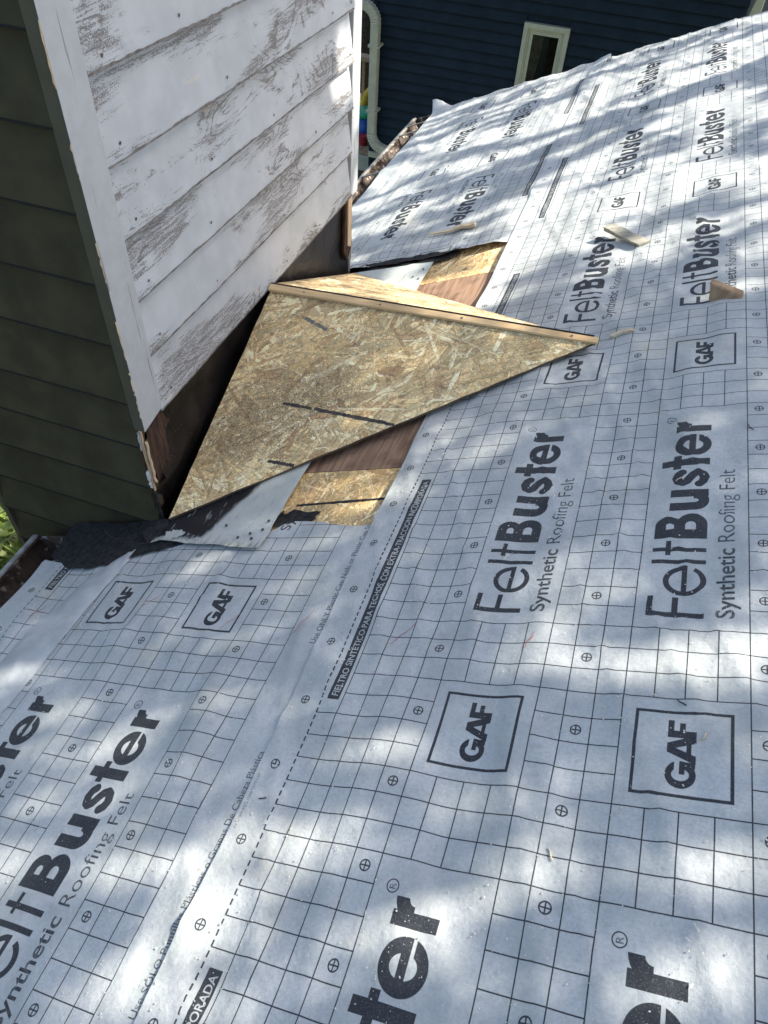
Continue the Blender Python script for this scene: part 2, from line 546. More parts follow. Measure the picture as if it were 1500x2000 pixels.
def osb_mat(name, img, tint=(1, 1, 1), dirt=0.0):
    m, nt, b = new_mat(name); g = G(nt)
    uv = g.n('UVMap'); uv.uv_map = 'UVMap'
    t = g.n('TexImage', i_Vector=uv.outputs[0]); t.image = img; t.extension = 'REPEAT'
    c = g.mix(1.0, t.outputs[0], tint, 'MULTIPLY')
    p = g.pos()
    n = g.noise(p, 160, 4, 0.7); n2 = g.noise(p, 6, 4)
    if dirt:
        c = g.mix(g.math('MULTIPLY', g.ramp(n, 0.52, 0.66), g.math('MULTIPLY', g.ramp(n2, 0.35, 0.65), dirt)), c, (0.06, 0.05, 0.04))
    setc(nt, b, c)
    b.inputs['Roughness'].default_value = 0.7
    bw = g.n('RGBToBW', i_0=t.outputs[0])
    g.bump(g.math('ADD', bw.outputs[0], g.math('MULTIPLY', n, 0.15)), 0.7, 0.004, b)
    return m


def wood_mat(name, c0, c1, axis=1, rough=0.65, scale=1.0, dirt=0.3):
    """sawn timber with grain along a world axis."""
    m, nt, b = new_mat(name); g = G(nt)
    p = g.shifted(3.0)
    sc = [60 * scale] * 3; sc[axis] = 3.0 * scale
    q = g.mapping(p, tuple(sc))
    n = g.noise(q, 1.0, 5, 0.6, 0.6); n2 = g.noise(p, 14, 4)
    c = g.mix(g.ramp(n, 0.32, 0.68), c0, c1)
    c = g.mix(g.math('MULTIPLY', g.ramp(n2, 0.5, 0.75), dirt), c, tuple(x * 0.45 for x in c0))
    setc(nt, b, c)
    b.inputs['Roughness'].default_value = rough
    g.bump(n, 0.35, 0.0015, b)
    return m


def old_paint_mat():
    """white paint worn through to grey weathered wood along the grain (boards run along world Y)."""
    m, nt, b = new_mat('worn_white_paint'); g = G(nt)
    p = g.shifted(9.0)
    # growth rings: contour lines of a stretched noise give cathedral grain
    q = g.mapping(p, (4.0, 1.6, 6.5))
    f = g.noise(q, 1.0, 2, 0.45, 0.5)
    z = g.n('SeparateXYZ', i_0=p).outputs[2]
    ring = g.math('SINE', g.math('ADD', g.math('MULTIPLY', f, 190.0), g.math('ADD', g.math('MULTIPLY', z, 60.0), g.math('MULTIPLY', g.noise(g.mapping(p, (60, 14, 60)), 1.0, 3), 7.0))))
    ring = g.ramp(ring, 0.45, 0.95)
    fine = g.noise(g.mapping(p, (500, 26, 420)), 1.0, 4, 0.65)
    speck = g.noise(p, 300, 4, 0.7)
    blob = g.noise(g.mapping(p, (5, 2.6, 9.5)), 1.0, 4, 0.6, 0.4)
    big = g.noise(g.mapping(p, (2, 1.5, 4.5)), 1.0, 2)
    zone = g.ramp(g.math('ADD', blob, g.math('MULTIPLY', g.math('SUBTRACT', big, 0.5), 0.9)), 0.35, 0.64)
    style = g.ramp(g.noise(g.mapping(p, (3, 1.2, 5)), 1.0, 2), 0.42, 0.58)
    streak = g.noise(g.mapping(p, (120, 9, 150)), 1.0, 4, 0.7, 0.3)
    sm = g.math('ADD', g.math('MULTIPLY', zone, 0.86), g.math('MULTIPLY', g.math('SUBTRACT', streak, 0.5), 1.3))
    sm = g.math('ADD', sm, g.math('MULTIPLY', ring, g.math('ADD', 0.02, g.math('MULTIPLY', style, 0.27))))
    sm = g.math('ADD', sm, g.math('MULTIPLY', g.math('SUBTRACT', speck, 0.5), 1.9))
    sm = g.math('ADD', sm, g.math('MULTIPLY', g.math('SUBTRACT', fine, 0.5), 1.2))
    bare = g.ramp(sm, 0.68, 1.05)
    core = g.math('MULTIPLY', g.ramp(blob, 0.62, 0.74), g.ramp(speck, 0.38, 0.6))
    bare = g.math('MAXIMUM', bare, core)
    paint = g.mix(g.ramp(g.noise(p, 9, 3), 0.3, 0.7), (0.40, 0.425, 0.44), (0.465, 0.49, 0.51))
    woodc = g.mix(g.ramp(fine, 0.3, 0.7), (0.07, 0.063, 0.058), (0.19, 0.172, 0.158))
    c = g.mix(g.math('MULTIPLY', bare, 0.88), paint, woodc)
    raw = g.math('MULTIPLY', g.ramp(g.noise(g.mapping(p, (9, 6, 18)), 1.0, 3), 0.70, 0.74), g.ramp(speck, 0.48, 0.6))
    c = g.mix(raw, c, (0.62, 0.52, 0.38))
    dots = g.noise(p, 95, 2, 0.5)
    c = g.mix(g.ramp(dots, 0.79, 0.81), c, (0.07, 0.06, 0.055))
    setc(nt, b, c)
    b.inputs['Roughness'].default_value = 0.6
    b.inputs['Specular IOR Level'].default_value = 0.3
    g.bump(g.math('ADD', g.math('MULTIPLY', bare, -0.8), g.math('MULTIPLY', fine, 0.4)), 0.5, 0.0015, b)
    return m


def plain(name, col, rough=0.5, metal=0.0, spec=0.5):
    m, nt, b = new_mat(name)
    setc(nt, b, col); b.inputs['Roughness'].default_value = rough; b.inputs['Metallic'].default_value = metal
    b.inputs['Specular IOR Level'].default_value = spec
    return m


def trim_mat(name, col):
    """painted trim board with fine vertical checks in the paint."""
    m, nt, b = new_mat(name); g = G(nt)
    p = g.shifted(4)
    q = g.mapping(p, (90, 90, 3.2))
    n = g.noise(q, 1.0, 3, 0.5); n2 = g.noise(p, 25, 5); n3 = g.noise(g.mapping(p, (60, 60, 10)), 1.0, 4, 0.7)
    c = g.mix(g.ramp(n2, 0.3, 0.7), tuple(x * 0.9 for x in col), col)
    c = g.mix(g.math('MULTIPLY', g.ramp(n, 0.685, 0.705), 0.7), c, (0.16, 0.15, 0.14))
    c = g.mix(g.ramp(n3, 0.76, 0.78), c, (0.50, 0.38, 0.26))
    setc(nt, b, c); b.inputs['Roughness'].default_value = 0.45
    g.bump(g.math('ADD', n2, g.math('MULTIPLY', n, 0.3)), 0.25, 0.001, b)
    return m


def flashing_mat():
    m, nt, b = new_mat('dark_flashing'); g = G(nt)
    p = g.pos()
    n1 = g.noise(p, 5, 5, 0.6, 0.8); n2 = g.noise(p, 60, 4)
    c = g.mix(g.ramp(n1, 0.35, 0.68), (0.006, 0.005, 0.005), (0.030, 0.024, 0.023))
    c = g.mix(g.math('MULTIPLY', g.ramp(g.noise(p, 260, 3), 0.69, 0.73), 0.8), c, (0.5, 0.47, 0.42))
    setc(nt, b, c)
    b.inputs['Roughness'].default_value = 0.42
    b.inputs['Metallic'].default_value = 0.35
    g.bump(g.math('ADD', n1, g.math('MULTIPLY', n2, 0.15)), 0.5, 0.012, b)
    return m


def metal_sheet_mat():
    """old pale flashing metal, tarred black near its lower corner."""
    m, nt, b = new_mat('pale_metal'); g = G(nt)
    uv = g.n('UVMap'); uv.uv_map = 'UVMap'
    sx = g.n('SeparateXYZ', i_0=uv.outputs[0])
    p = g.pos()
    n1 = g.noise(p, 9, 5, 0.6, 0.7); n2 = g.noise(p, 70, 4, 0.7); st = g.noise(g.mapping(p, (70, 12, 40)), 1.0, 4, 0.65)
    c = g.mix(g.ramp(n1, 0.3, 0.7), (0.55, 0.60, 0.57), (0.66, 0.70, 0.66))
    c = g.mix(g.math('MULTIPLY', g.ramp(st, 0.58, 0.75), 0.45), c, (0.18, 0.17, 0.15))
    c = g.mix(g.math('MULTIPLY', g.ramp(n2, 0.68, 0.73), 0.7), c, (0.10, 0.09, 0.07))
    # tar: U = slope coordinate, V = along the eave
    un = g.math('ADD', sx.outputs[1], g.math('MULTIPLY', g.math('SUBTRACT', n2, 0.5), 1.6))
    tar = g.math('ADD', g.math('MULTIPLY', sx.outputs[0], -1.0), g.math('MULTIPLY', g.math('SUBTRACT', n1, 0.5), 0.9))
    tar = g.math('ADD', tar, g.math('MULTIPLY', g.math('SUBTRACT', sx.outputs[1], 12.0), 0.35))
    near = g.math('MULTIPLY', g.math('SUBTRACT', 1.0, g.ramp(sx.outputs[1], 16.0, 20.0)), g.ramp(un, 11.7, 12.3))
    tf = g.math('MULTIPLY', g.ramp(tar, 12.0, 12.5), near)
    fx = g.math('DIVIDE', g.math('ADD', sx.outputs[0], 14.6), 0.75); fy = g.math('DIVIDE', g.math('SUBTRACT', sx.outputs[1], 12.35), 0.42)
    fd = g.math('ADD', g.math('ADD', g.math('MULTIPLY', fx, fx), g.math('MULTIPLY', fy, fy)), g.math('MULTIPLY', g.math('SUBTRACT', n2, 0.5), 2.6))
    tf = g.math('MULTIPLY', tf, g.ramp(fd, 0.8, 1.0))
    tf = g.math('MULTIPLY', tf, g.math('SUBTRACT', 1.0, g.math('MULTIPLY', g.ramp(st, 0.60, 0.66), 0.6)))
    edge = g.math('MULTIPLY', g.math('SUBTRACT', 1.0, g.ramp(sx.outputs[1], 11.2, 12.0)), g.ramp(st, 0.42, 0.6))
    c = g.mix(g.math('MULTIPLY', edge, 0.7), c, (0.10, 0.085, 0.07))
    c = g.mix(tf, c, (0.024, 0.025, 0.028))
    setc(nt, b, c)
    b.inputs['Roughness'].default_value = 0.5
    b.inputs['Metallic'].default_value = 0.15
    g.bump(g.math('ADD', n1, g.math('MULTIPLY', n2, 0.2)), 0.35, 0.008, b)
    return m


def gutter_mat():
    m, nt, b = new_mat('rusty_gutter'); g = G(nt)
    p = g.pos()
    n1 = g.noise(p, 12, 6, 0.65, 0.5); n2 = g.noise(p, 120, 4, 0.7)
    c = g.mix(g.ramp(n1, 0.35, 0.65), (0.030, 0.021, 0.016), (0.12, 0.082, 0.06))
    c = g.mix(g.ramp(g.noise(p, 30, 4), 0.56, 0.66), c, (0.36, 0.32, 0.28))
    c = g.mix(g.ramp(n2, 0.60, 0.66), c, (0.02, 0.014, 0.01))
    setc(nt, b, c); b.inputs['Roughness'].default_value = 0.75
    g.bump(n2, 0.4, 0.0015, b)
    return m


def leaf_mat(name, c0, c1, trans=0.3):
    m, nt, b = new_mat(name); g = G(nt)
    r = g.nt.nodes.new('ShaderNodeNewGeometry').outputs['Random Per Island']
    setc(nt, b, g.mix(r, c0, c1))
    b.inputs['Roughness'].default_value = 0.5
    tr = g.n('BsdfTranslucent'); tr.inputs[0].default_value = (*[x * 1.4 for x in c1], 1)
    mx = g.n('MixShader', i_0=trans, i_1=b.outputs[0], i_2=tr.outputs[0])
    nt.links.new(mx.outputs[0], nt.nodes['Material Output'].inputs['Surface'])
    return m


def glass_mat():
    m, nt, b = new_mat('window_glass'); g = G(nt)
    tr = g.n('BsdfTransparent'); tr.inputs[0].default_value = (0.75, 0.76, 0.74, 1)
    gl = g.n('BsdfGlossy'); gl.inputs['Roughness'].default_value = 0.04
    fr = g.n('Fresnel', i_IOR=1.5)
    mx = g.n('MixShader', i_0=g.math('ADD', fr.outputs[0], 0.06), i_1=tr.outputs[0], i_2=gl.outputs[0])
    nt.links.new(mx.outputs[0], nt.nodes['Material Output'].inputs['Surface'])
    return m


M_FELT = felt_mat()
M_OSB = osb_mat('strand_board', OSB_IMG, (1.1, 1.15, 1.3), 0.35)
M_OSB_FAR = osb_mat('strand_board_deck', OSB_IMG, (1.5, 1.5, 1.5), 0.5)
M_PLY = wood_mat('brown_plywood', (0.21, 0.122, 0.074), (0.40, 0.262, 0.17), 1, 0.8, 0.9, 0.6)
M_PINE = wood_mat('pine', (0.66, 0.44, 0.21), (0.80, 0.58, 0.32), 0, 0.6, 0.7, 0.12)
M_SHIM = wood_mat('split_shim', (0.55, 0.43, 0.27), (0.74, 0.63, 0.45), 0, 0.7, 1.0, 0.15)
M_GREYSHIM = wood_mat('grey_shim', (0.26, 0.25, 0.20), (0.44, 0.42, 0.34), 0, 0.7, 1.0, 0.25)
M_WEDGE = wood_mat('brown_cedar', (0.26, 0.165, 0.09), (0.42, 0.29, 0.17), 2, 0.7, 0.8, 0.15)
M_ROT = wood_mat('rotten_wood', (0.010, 0.006, 0.005), (0.075, 0.036, 0.020), 2, 0.9, 1.5, 0.7)
M_SPLIT = wood_mat('torn_wood', (0.42, 0.29, 0.17), (0.62, 0.48, 0.32), 2, 0.8, 0.9, 0.3)
M_EDGE = plain('board_edge', (0.13, 0.095, 0.06), 0.9)
M_WHITE = old_paint_mat()
M_BUTT = mottled('butt_shadow_dirt', (0.17, 0.16, 0.15), 0.4, 40, 0.9)  # worn dirt colour that doubles as the painted lap shadow
M_BUTT_SHADOW = plain('butt_shadow', (0.012, 0.011, 0.008), 0.95)
M_TRIM = trim_mat('grey_white_trim', (0.42, 0.445, 0.455))
M_OLIVE = mottled('olive_paint', (0.052, 0.046, 0.025), 0.25, 9, 0.65, 0.25, 0.001, spec=0.2)
M_OLIVE_TRIM = mottled('olive_trim', (0.075, 0.072, 0.05), 0.1, 14, 0.55, 0.2, 0.001)
M_FLASH = flashing_mat()
M_METAL = metal_sheet_mat()
M_GUT = gutter_mat()
M_GUTLIP = mottled('gutter_lip', (0.30, 0.29, 0.27), 0.35, 25, 0.45, 0.2, 0.001, 0.3)
M_MEMB = mottled('black_membrane', (0.024, 0.025, 0.027), 0.5, 60, 0.8, 0.8, 0.004, spec=0.25, dark=(0.06, 0.055, 0.05))
M_TAR = mottled('tar_felt', (0.03, 0.028, 0.028), 0.4, 30, 0.8, 0.4, 0.003, spec=0.2)
M_STRIPE = mottled('stripe_ink', (0.06, 0.055, 0.05), 0.4, 60, 0.85, 0.3, 0.001, dark=(0.22, 0.19, 0.14))
M_NAVY = mottled('navy_siding', (0.014, 0.025, 0.036), 0.18, 5, 0.55, 0.25, 0.0006, spec=0.15)
M_CREAM = mottled('cream_trim', (0.52, 0.51, 0.38), 0.08, 12, 0.5, 0.15, 0.0006)
M_GLASS = glass_mat()
M_DARK = plain('dark_void', (0.01, 0.01, 0.01), 0.9)
M_NAIL = plain('nail_steel', (0.20, 0.18, 0.16), 0.4, 0.8)
M_FLAKE = plain('paint_flake', (0.60, 0.60, 0.57), 0.5)
M_RED = plain('red_crayon', (0.42, 0.10, 0.08), 0.8)
M_DUST = leaf_mat('saw_dust', (0.62, 0.58, 0.47), (0.80, 0.79, 0.74), 0.1)
M_TRUNK = mottled('bark', (0.06, 0.05, 0.04), 0.4, 30, 0.9, 0.8, 0.02)
M_LEAF = leaf_mat('tree_leaf', (0.045, 0.085, 0.02), (0.08, 0.13, 0.03), 0.12)
M_SHRUB = leaf_mat('shrub_leaf', (0.10, 0.15, 0.03), (0.20, 0.26, 0.06), 0.3)
M_DECKWOOD = wood_mat('deck_wood', (0.34, 0.22, 0.12), (0.50, 0.35, 0.20), 1, 0.7, 0.5, 0.2)
M_BLUE = plain('blue_plastic', (0.01, 0.10, 0.42), 0.35)
M_GREEN = plain('green_plastic', (0.03, 0.42, 0.20), 0.35)
M_YEL = plain('yellow_plastic', (0.65, 0.40, 0.03), 0.35)
M_PINK = plain('red_plastic', (0.50, 0.05, 0.07), 0.35)


# ------------------------------------------------------------------ ground
def ground():
    m, nt, b = new_mat('yard'); g = G(nt)
    p = g.pos()
    n1 = g.noise(p, 0.6, 5); n2 = g.noise(p, 14, 6, 0.7)
    c = g.mix(g.ramp(n2, 0.35, 0.65), (0.035, 0.05, 0.018), (0.085, 0.11, 0.035))
    c = g.mix(g.ramp(n1, 0.52, 0.62), c, (0.10, 0.075, 0.05))
    setc(nt, b, c); b.inputs['Roughness'].default_value = 0.9
    g.bump(n2, 0.8, 0.05, b)
    s = 70
    o = obj('ground', [(-s, -s, -3.1), (s, -s, -3.1), (s, s, -3.1), (-s, s, -3.1)], [(0, 1, 2, 3)], m)
    tag(o, 'yard of grass and bare soil far below the eave', kind='structure')


ground()

# ------------------------------------------------------------------ our roof
ZG = -62.0
roof = boxr('roof', (-23.9, -70, -6), (64, 101, -0.75), M_TAR)
tag(roof, 'low sloping timber roof being recovered, running away to the gable edge', kind='structure')


def osb_uv(pts, rotate=0.0, off=(0, 0)):
    """(v,u) cell pairs -> strand picture coordinates."""
    a = np.array(pts, float) * (50.0 / 1536.0)
    c, s = math.cos(rotate), math.sin(rotate)
    return np.c_[a[:, 1] * c - a[:, 0] * s + off[0], a[:, 1] * s + a[:, 0] * c + off[1]]


def deck_panel(name, v0, v1, u0, u1, mat, k):
    vs = [(v0, u0), (v1, u0), (v1, u1), (v0, u1)]
    top = [P(v, u, -0.27) for v, u in vs]; bot = [P(v, u, -0.72) for v, u in vs]
    uv = np.vstack([osb_uv(vs, 0.0, (k * 0.37, k * 0.21))] * 2)
    o = obj(name, bot + top, [(4, 5, 6, 7), (0, 1, 5, 4), (1, 2, 6, 5), (2, 3, 7, 6), (3, 0, 4, 7), (3, 2, 1, 0)], mat, roof, uv=uv)
    return o


us = [-70, -54, -30, -6, 17.98, 42.05, 66, 90, 100.9]
for k in range(len(us) - 1):
    a, b_ = us[k] + 0.03, us[k + 1] - 0.03
    if k == 4: deck_panel('plywood_panel', -14.0, 24, a, b_, M_PLY, k)
    else: deck_panel('osb_panel', -14.0, 24, a, b_, M_OSB_FAR, k)
boxr('fascia_board', (-24.3, -70, -4), (-23.9, 13.4, -0.6), M_OLIVE_TRIM, roof)
boxr('fascia_board', (-24.3, 47.8, -4), (-23.9, 101, -0.6), M_OLIVE_TRIM, roof)
boxr('rake_board', (-24.3, 101, -4.5), (64, 101.5, -0.45), M_CREAM, roof)
# layout stripe rolled on the deck boards, broken by wear
for (a, b_, w) in ((-7.3, -1.6, 0.22),):
    vs, fs = [], []
    n = 30
    for i in range(n):
        v = a + (b_ - a) * i / (n - 1); u = 15.0 + 0.35 * i / (n - 1); ww = w * (0.7 + 0.5 * random.random())
        vs += [P(v, u - ww / 2, -0.262), P(v, u + ww / 2, -0.262)]
    fs = [(2 * i, 2 * i + 2, 2 * i + 3, 2 * i + 1) for i in range(n - 1)]
    obj('paint_stripe', vs, fs, M_MEMB, roof)


# ------------------------------------------------------------------ felt sheets
def felt_sheet(name, v0, v1, ua, ub, base, uvf, label, nv, nu, lift=None, hang=True):
    """ua(v), ub(v): the sheet's two cut ends; base: height over the mean plane; lift(v,u): extra height."""
    vv = np.linspace(v0, v1, nv)
    V = np.repeat(vv, nu)
    t = np.tile(np.linspace(0, 1, nu), nv)
    A = ua(V); B = ub(V)
    U = A + (B - A) * t
    N = base + wrinkle(V, U)
    if lift is not None: N = N + lift(V, U)
    co = (V[:, None] * SV + U[:, None] * SU + N[:, None] * SN) * C
    i = np.arange(nv - 1)[:, None] * nu + np.arange(nu - 1)[None, :]
    i = i.ravel()
    F = np.c_[i, i + nu, i + nu + 1, i + 1]
    loc = P((v0 + v1) / 2, float(np.mean(U)), 0)
    me = bpy.data.meshes.new(name)
    co = co - np.array(loc)
    me.vertices.add(len(co)); me.vertices.foreach_set('co', co.astype(np.float32).ravel())
    me.loops.add(F.size); me.loops.foreach_set('vertex_index', F.astype(np.int32).ravel())
    me.polygons.add(len(F)); me.polygons.foreach_set('loop_start', (np.arange(len(F)) * 4).astype(np.int32))
    me.polygons.foreach_set('use_smooth', np.ones(len(F), bool))
    me.update(calc_edges=True)
    lay = me.uv_layers.new(name='UVMap')
    uv = uvf(V, U)
    lay.data.foreach_set('uv', uv[F.ravel()].astype(np.float32).ravel())
    me.materials.append(M_FELT)
    o = bpy.data.objects.new(name, me); o.location = loc
    link(o)
    tag(o, label, 'roofing felt', 'printed felt sheets on the roof')
    return o


def uv_std(du, dv): return lambda V, U: np.c_[(U - du) / 24.0, (V - dv + 2) / 24.0]


def uv_rev(M, K): return lambda V, U: np.c_[(M - U) / 24.0, (K - V + 2) / 24.0]


def const(x): return lambda v: np.full_like(np.asarray(v, float), x)


rake = lambda v: 101.3 + 0.25 * vnoise(np.asarray(v, float) * 0.35, np.asarray(v, float) * 0, 31) + 0.0 * np.asarray(v, float)
cutv = [-24.2, -21.4, -20.2, -18.3, -17.0, -14.8, -11.0, -7.8, -7.1, -4.5, -2.3, 0.6]
cutu = [10.3, 9.75, 9.9, 10.35, 11.3, 11.9, 12.3, 12.6, 13.5, 13.35, 13.0, 13.0]
near_cut = lambda v: np.interp(v, cutv, cutu) + 0.18 * vnoise(np.asarray(v) * 1.7, 0 * np.asarray(v), 33)
farv = [-24.2, -16.2, -12, -7.5, -6.0, -3.5, -1.4, 0.6]
faru = [47.9, 46.95, 46.5, 46.35, 46.6, 46.6, 46.8, 46.9]
far_cut = lambda v: np.interp(v, farv, faru) + 0.1 * vnoise(np.asarray(v) * 1.3, 0 * np.asarray(v), 34)


def low_lift(v, u):
    return 0.0 * u - 0.04 * np.clip((u - 10.4) / 1.6, 0, 1) * np.clip((-6.0 - v) / 1.5, 0, 1)


def far_lift(v, u):
    a = 0.34 * np.clip((far_cut(v) + 1.2 - u) / 1.2, 0, 1) ** 2 * np.clip((-1.6 - v) / 1.2, 0, 1)
    # the corner at the gutter end is blown up
    return a + 1.5 * np.clip((u - 99.2) / 2.2, 0, 1) ** 1.5 * np.clip((-21.8 - v) / 2.0, 0, 1) + 0.4 * np.clip((u - 100.3), 0, 1) * np.clip((v + 2.6) / 3, 0, 1)


def up_lift(v, u):
    e = np.clip((-0.9 - v) / 0.55, 0, 1)
    return 0.02 * e * (0.5 + vnoise(u * 0.5, u * 0, 35)) + 0.02


felt_low = felt_sheet('roofing_felt', -24.1, 0.6, const(-62.0), near_cut, -0.06, uv_std(5.2, -22.15),
                      'lower printed felt sheet by the gutter, cut off raggedly in front of the chimney', 76, 250, low_lift)
felt_far = felt_sheet('roofing_felt', -24.3, 0.7, far_cut, rake, -0.06, uv_rev(73.0, -1.5),
                      'far felt sheet behind the chimney with its lettering upside down', 76, 200, far_lift)
felt_up = felt_sheet('roofing_felt', -1.45, 22.55, const(-62.0), rake, 0.0, uv_std(0, 0),
                     'broad upper felt sheet under the cricket tip, its dashed edge lapping the others', 80, 520, up_lift)
felt_top = felt_sheet('roofing_felt', 20.7, 44.7, const(-62.0), rake, 0.09, uv_std(9.0, 22.15),
                      'topmost felt sheet near the ridge at the right edge of the roof', 50, 260)

# plain strip of felt turned over on the lower sheet
flv = [(-16.95, 11.6), (-18.05, 10.2), (-19.0, 8.9), (-19.75, 7.3), (-20.4, 5.2), (-20.7, 2.2), (-21.0, -1.5), (-21.3, -5)]
frv = [(-16.75, 11.55), (-16.85, 9.8), (-17.1, 8.4), (-17.3, 6.6), (-17.45, 4.6), (-17.6, 2.2), (-17.9, -1.5), (-18.2, -5)]
vs, fs = [], []
nn = 40; mm = 9
for i in range(nn):
    s = i / (nn - 1) * (len(flv) - 1); k = min(int(s), len(flv) - 2); f = s - k
    a = np.array(flv[k]) * (1 - f) + np.array(flv[k + 1]) * f
    b_ = np.array(frv[k]) * (1 - f) + np.array(frv[k + 1]) * f
    for j in range(mm):
        q = a + (b_ - a) * j / (mm - 1)
        h = float(wrinkle(q[0], q[1])) - 0.02 + 0.16 * math.sin(math.pi * j / (mm - 1)) ** 0.7 * min(1, i / 6) + float(vnoise(q[0] * 1.2, q[1] * 0.5, 41)) * 0.06
        vs.append(P(q[0], q[1], h))
fs = [(i * mm + j, i * mm + j + 1, (i + 1) * mm + j + 1, (i + 1) * mm + j) for i in range(nn - 1) for j in range(mm - 1)]
M_FELTBACK = mottled('felt_back', (0.43, 0.465, 0.475), 0.14, 12, 0.5, 0.5, 0.003)
o = obj('felt_strip', vs, fs, M_FELTBACK, None, True)
tag(o, 'blank strip of felt folded over the lower sheet, tapering towards the chimney corner', 'felt strip')

# red crayon ticks on the felt
for (v, u, ang, L, sh) in [(2.6, 6.2, 0.9, 1.5, felt_up), (8.2, 6.1, 1.15, 0.9, felt_up), (-2.6, 6.5, 1.2, 1.6, felt_low), (-6.9, 6.3, 0.9, 1.3, felt_low), (-12.6, 7.2, 0.9, 1.3, felt_low),
                           (-20.9, 6.2, 1.1, 1.2, felt_low), (1.9, 57.0, 1.0, 0.9, felt_up), (2.2, 57.2, 2.2, 0.7, felt_up), (9.5, 62.0, 1.0, 0.9, felt_up), (9.9, 62.1, 2.0, 0.6, felt_up), (-12.6, 53.5, 1.2, 1.2, felt_far), (-3.8, 56.6, 0.8, 1.4, felt_far)]:
    n = 8; vs = []
    for i in range(n):
        t = i / (n - 1) - 0.5
        vv, uu = v + math.cos(ang) * L * t + 0.05 * math.sin(i * 1.7), u + math.sin(ang) * L * t
        h = float(wrinkle(vv, uu)) + 0.05
        w = 0.022 * (1 - abs(t)) * random.uniform(0.6, 1.2)
        vs += [P(vv - math.sin(ang) * w, uu + math.cos(ang) * w, h), P(vv + math.sin(ang) * w, uu - math.cos(ang) * w, h)]
    obj('crayon_mark', vs, [(2 * i, 2 * i + 1, 2 * i + 3, 2 * i + 2) for i in range(n - 1)], M_RED, sh)

# ------------------------------------------------------------------ chimney chase
XW, YN, YF, XL = -14.83, 13.65, 47.6, -28.0
ZT = 44.0
chase = empty('chimney_chase', Wd(-21, 30, -7), 'tall boxed chimney chase, weathered white boards on one face and olive boards on the other', 'chimney')
boxw('core', (XL + 0.5, YN + 0.5, ZG), (XW - 0.72, YF - 0.6, ZT - 0.2), M_OLIVE, chase)
TZ = 0.0186     # everything level on this face drops a little along the eave, as the roof does
wz = [0.75, 4.3, 7.5, 10.65, 13.9, 17.4, 20.8, 24.1, 27.4, 30.7, 34.0, 37.3, 40.6, 43.9]
for k in range(len(wz) - 1):
    z0, z1 = wz[k], wz[k + 1] + 0.55
    y0, y1 = YN + 1.62, 45.45 + random.uniform(-0.25, 0.2)
    fx, bx = XW + 0.17, XW - 0.66
    d0, d1 = TZ * (y0 - 15), TZ * (y1 - 15)
    vs, fs = [], []
    ny = 24
    for i in range(ny + 1):
        y = y0 + (y1 - y0) * i / ny
        d = TZ * (y - 15)
        wob = 0.05 * float(vnoise(y * 0.35, k * 7.7, 51)) + 0.03 * float(vnoise(y * 1.9, k * 3.1, 52))
        bow = 0.05 * float(vnoise(y * 0.12, k * 5.0, 53))
        for (x, z) in ((bx, z0 - d + wob), (fx + bow, z0 - d + wob), (XW - 0.42, z1 - d), (bx, z1 - d)):
            vs.append(Wd(x, y, z))
    for i in range(ny):
        for j in range(4):
            a = i * 4 + j; b_ = i * 4 + (j + 1) % 4
            fs.append((a, b_, b_ + 4, a + 4))
    fs += [(3, 2, 1, 0), (ny * 4, ny * 4 + 1, ny * 4 + 2, ny * 4 + 3)]
    o = obj('lap_board', vs, fs, M_WHITE, chase); fix(o)
    # lap shadow painted as a dark strip on the worn, dirty butt edge
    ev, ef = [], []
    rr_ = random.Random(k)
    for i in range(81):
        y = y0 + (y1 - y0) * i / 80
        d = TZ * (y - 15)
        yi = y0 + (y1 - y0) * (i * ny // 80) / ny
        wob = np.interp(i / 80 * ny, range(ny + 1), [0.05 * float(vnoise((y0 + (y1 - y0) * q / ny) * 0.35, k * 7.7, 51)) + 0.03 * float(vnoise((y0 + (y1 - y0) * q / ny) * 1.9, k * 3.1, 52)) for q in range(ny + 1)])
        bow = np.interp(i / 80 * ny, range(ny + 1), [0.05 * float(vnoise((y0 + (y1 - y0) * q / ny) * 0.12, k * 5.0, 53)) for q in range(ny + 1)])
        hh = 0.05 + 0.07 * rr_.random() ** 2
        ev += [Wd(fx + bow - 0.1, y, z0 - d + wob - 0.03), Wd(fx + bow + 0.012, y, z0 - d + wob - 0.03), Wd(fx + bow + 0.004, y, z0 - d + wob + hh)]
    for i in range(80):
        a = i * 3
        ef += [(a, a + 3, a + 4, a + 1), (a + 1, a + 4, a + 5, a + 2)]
    obj('butt_shadow_edge', ev, ef, M_BUTT, chase)
# nail heads showing through the paint
nv_, nf_ = [], []
for k in range(len(wz) - 2):
    for y in (16.6, 24.5 + random.uniform(-2, 2), 33 + random.uniform(-2, 2), 40 + random.uniform(-2, 2), 44.6):
        z = wz[k] + random.uniform(0.35, 0.7) - TZ * (y - 15); b0 = len(nv_)
        x = XW + 0.135 - 0.08 * 0.15
        nv_ += [Wd(x, y + 0.085 * math.cos(a), z + 0.085 * math.sin(a)) for a in (0, 1.05, 2.09, 3.14, 4.19, 5.24)]
        nf_.append(tuple(range(b0, b0 + 6)))
obj('nail_heads', nv_, nf_, mottled('rusty_nail', (0.09, 0.07, 0.06), 0.3), chase, kind='stuff')
oz = [-62] + [-60.2 + 3.3 * i for i in range(16)] + [-7.3, -4.0, -0.75, 2.35, 6.0, 9.3, 12.6, 16.0, 19.3, 22.6, 25.9, 29.2, 32.5, 35.8, 39.1, 42.4, 44.2]
oz = sorted(z for z in oz)
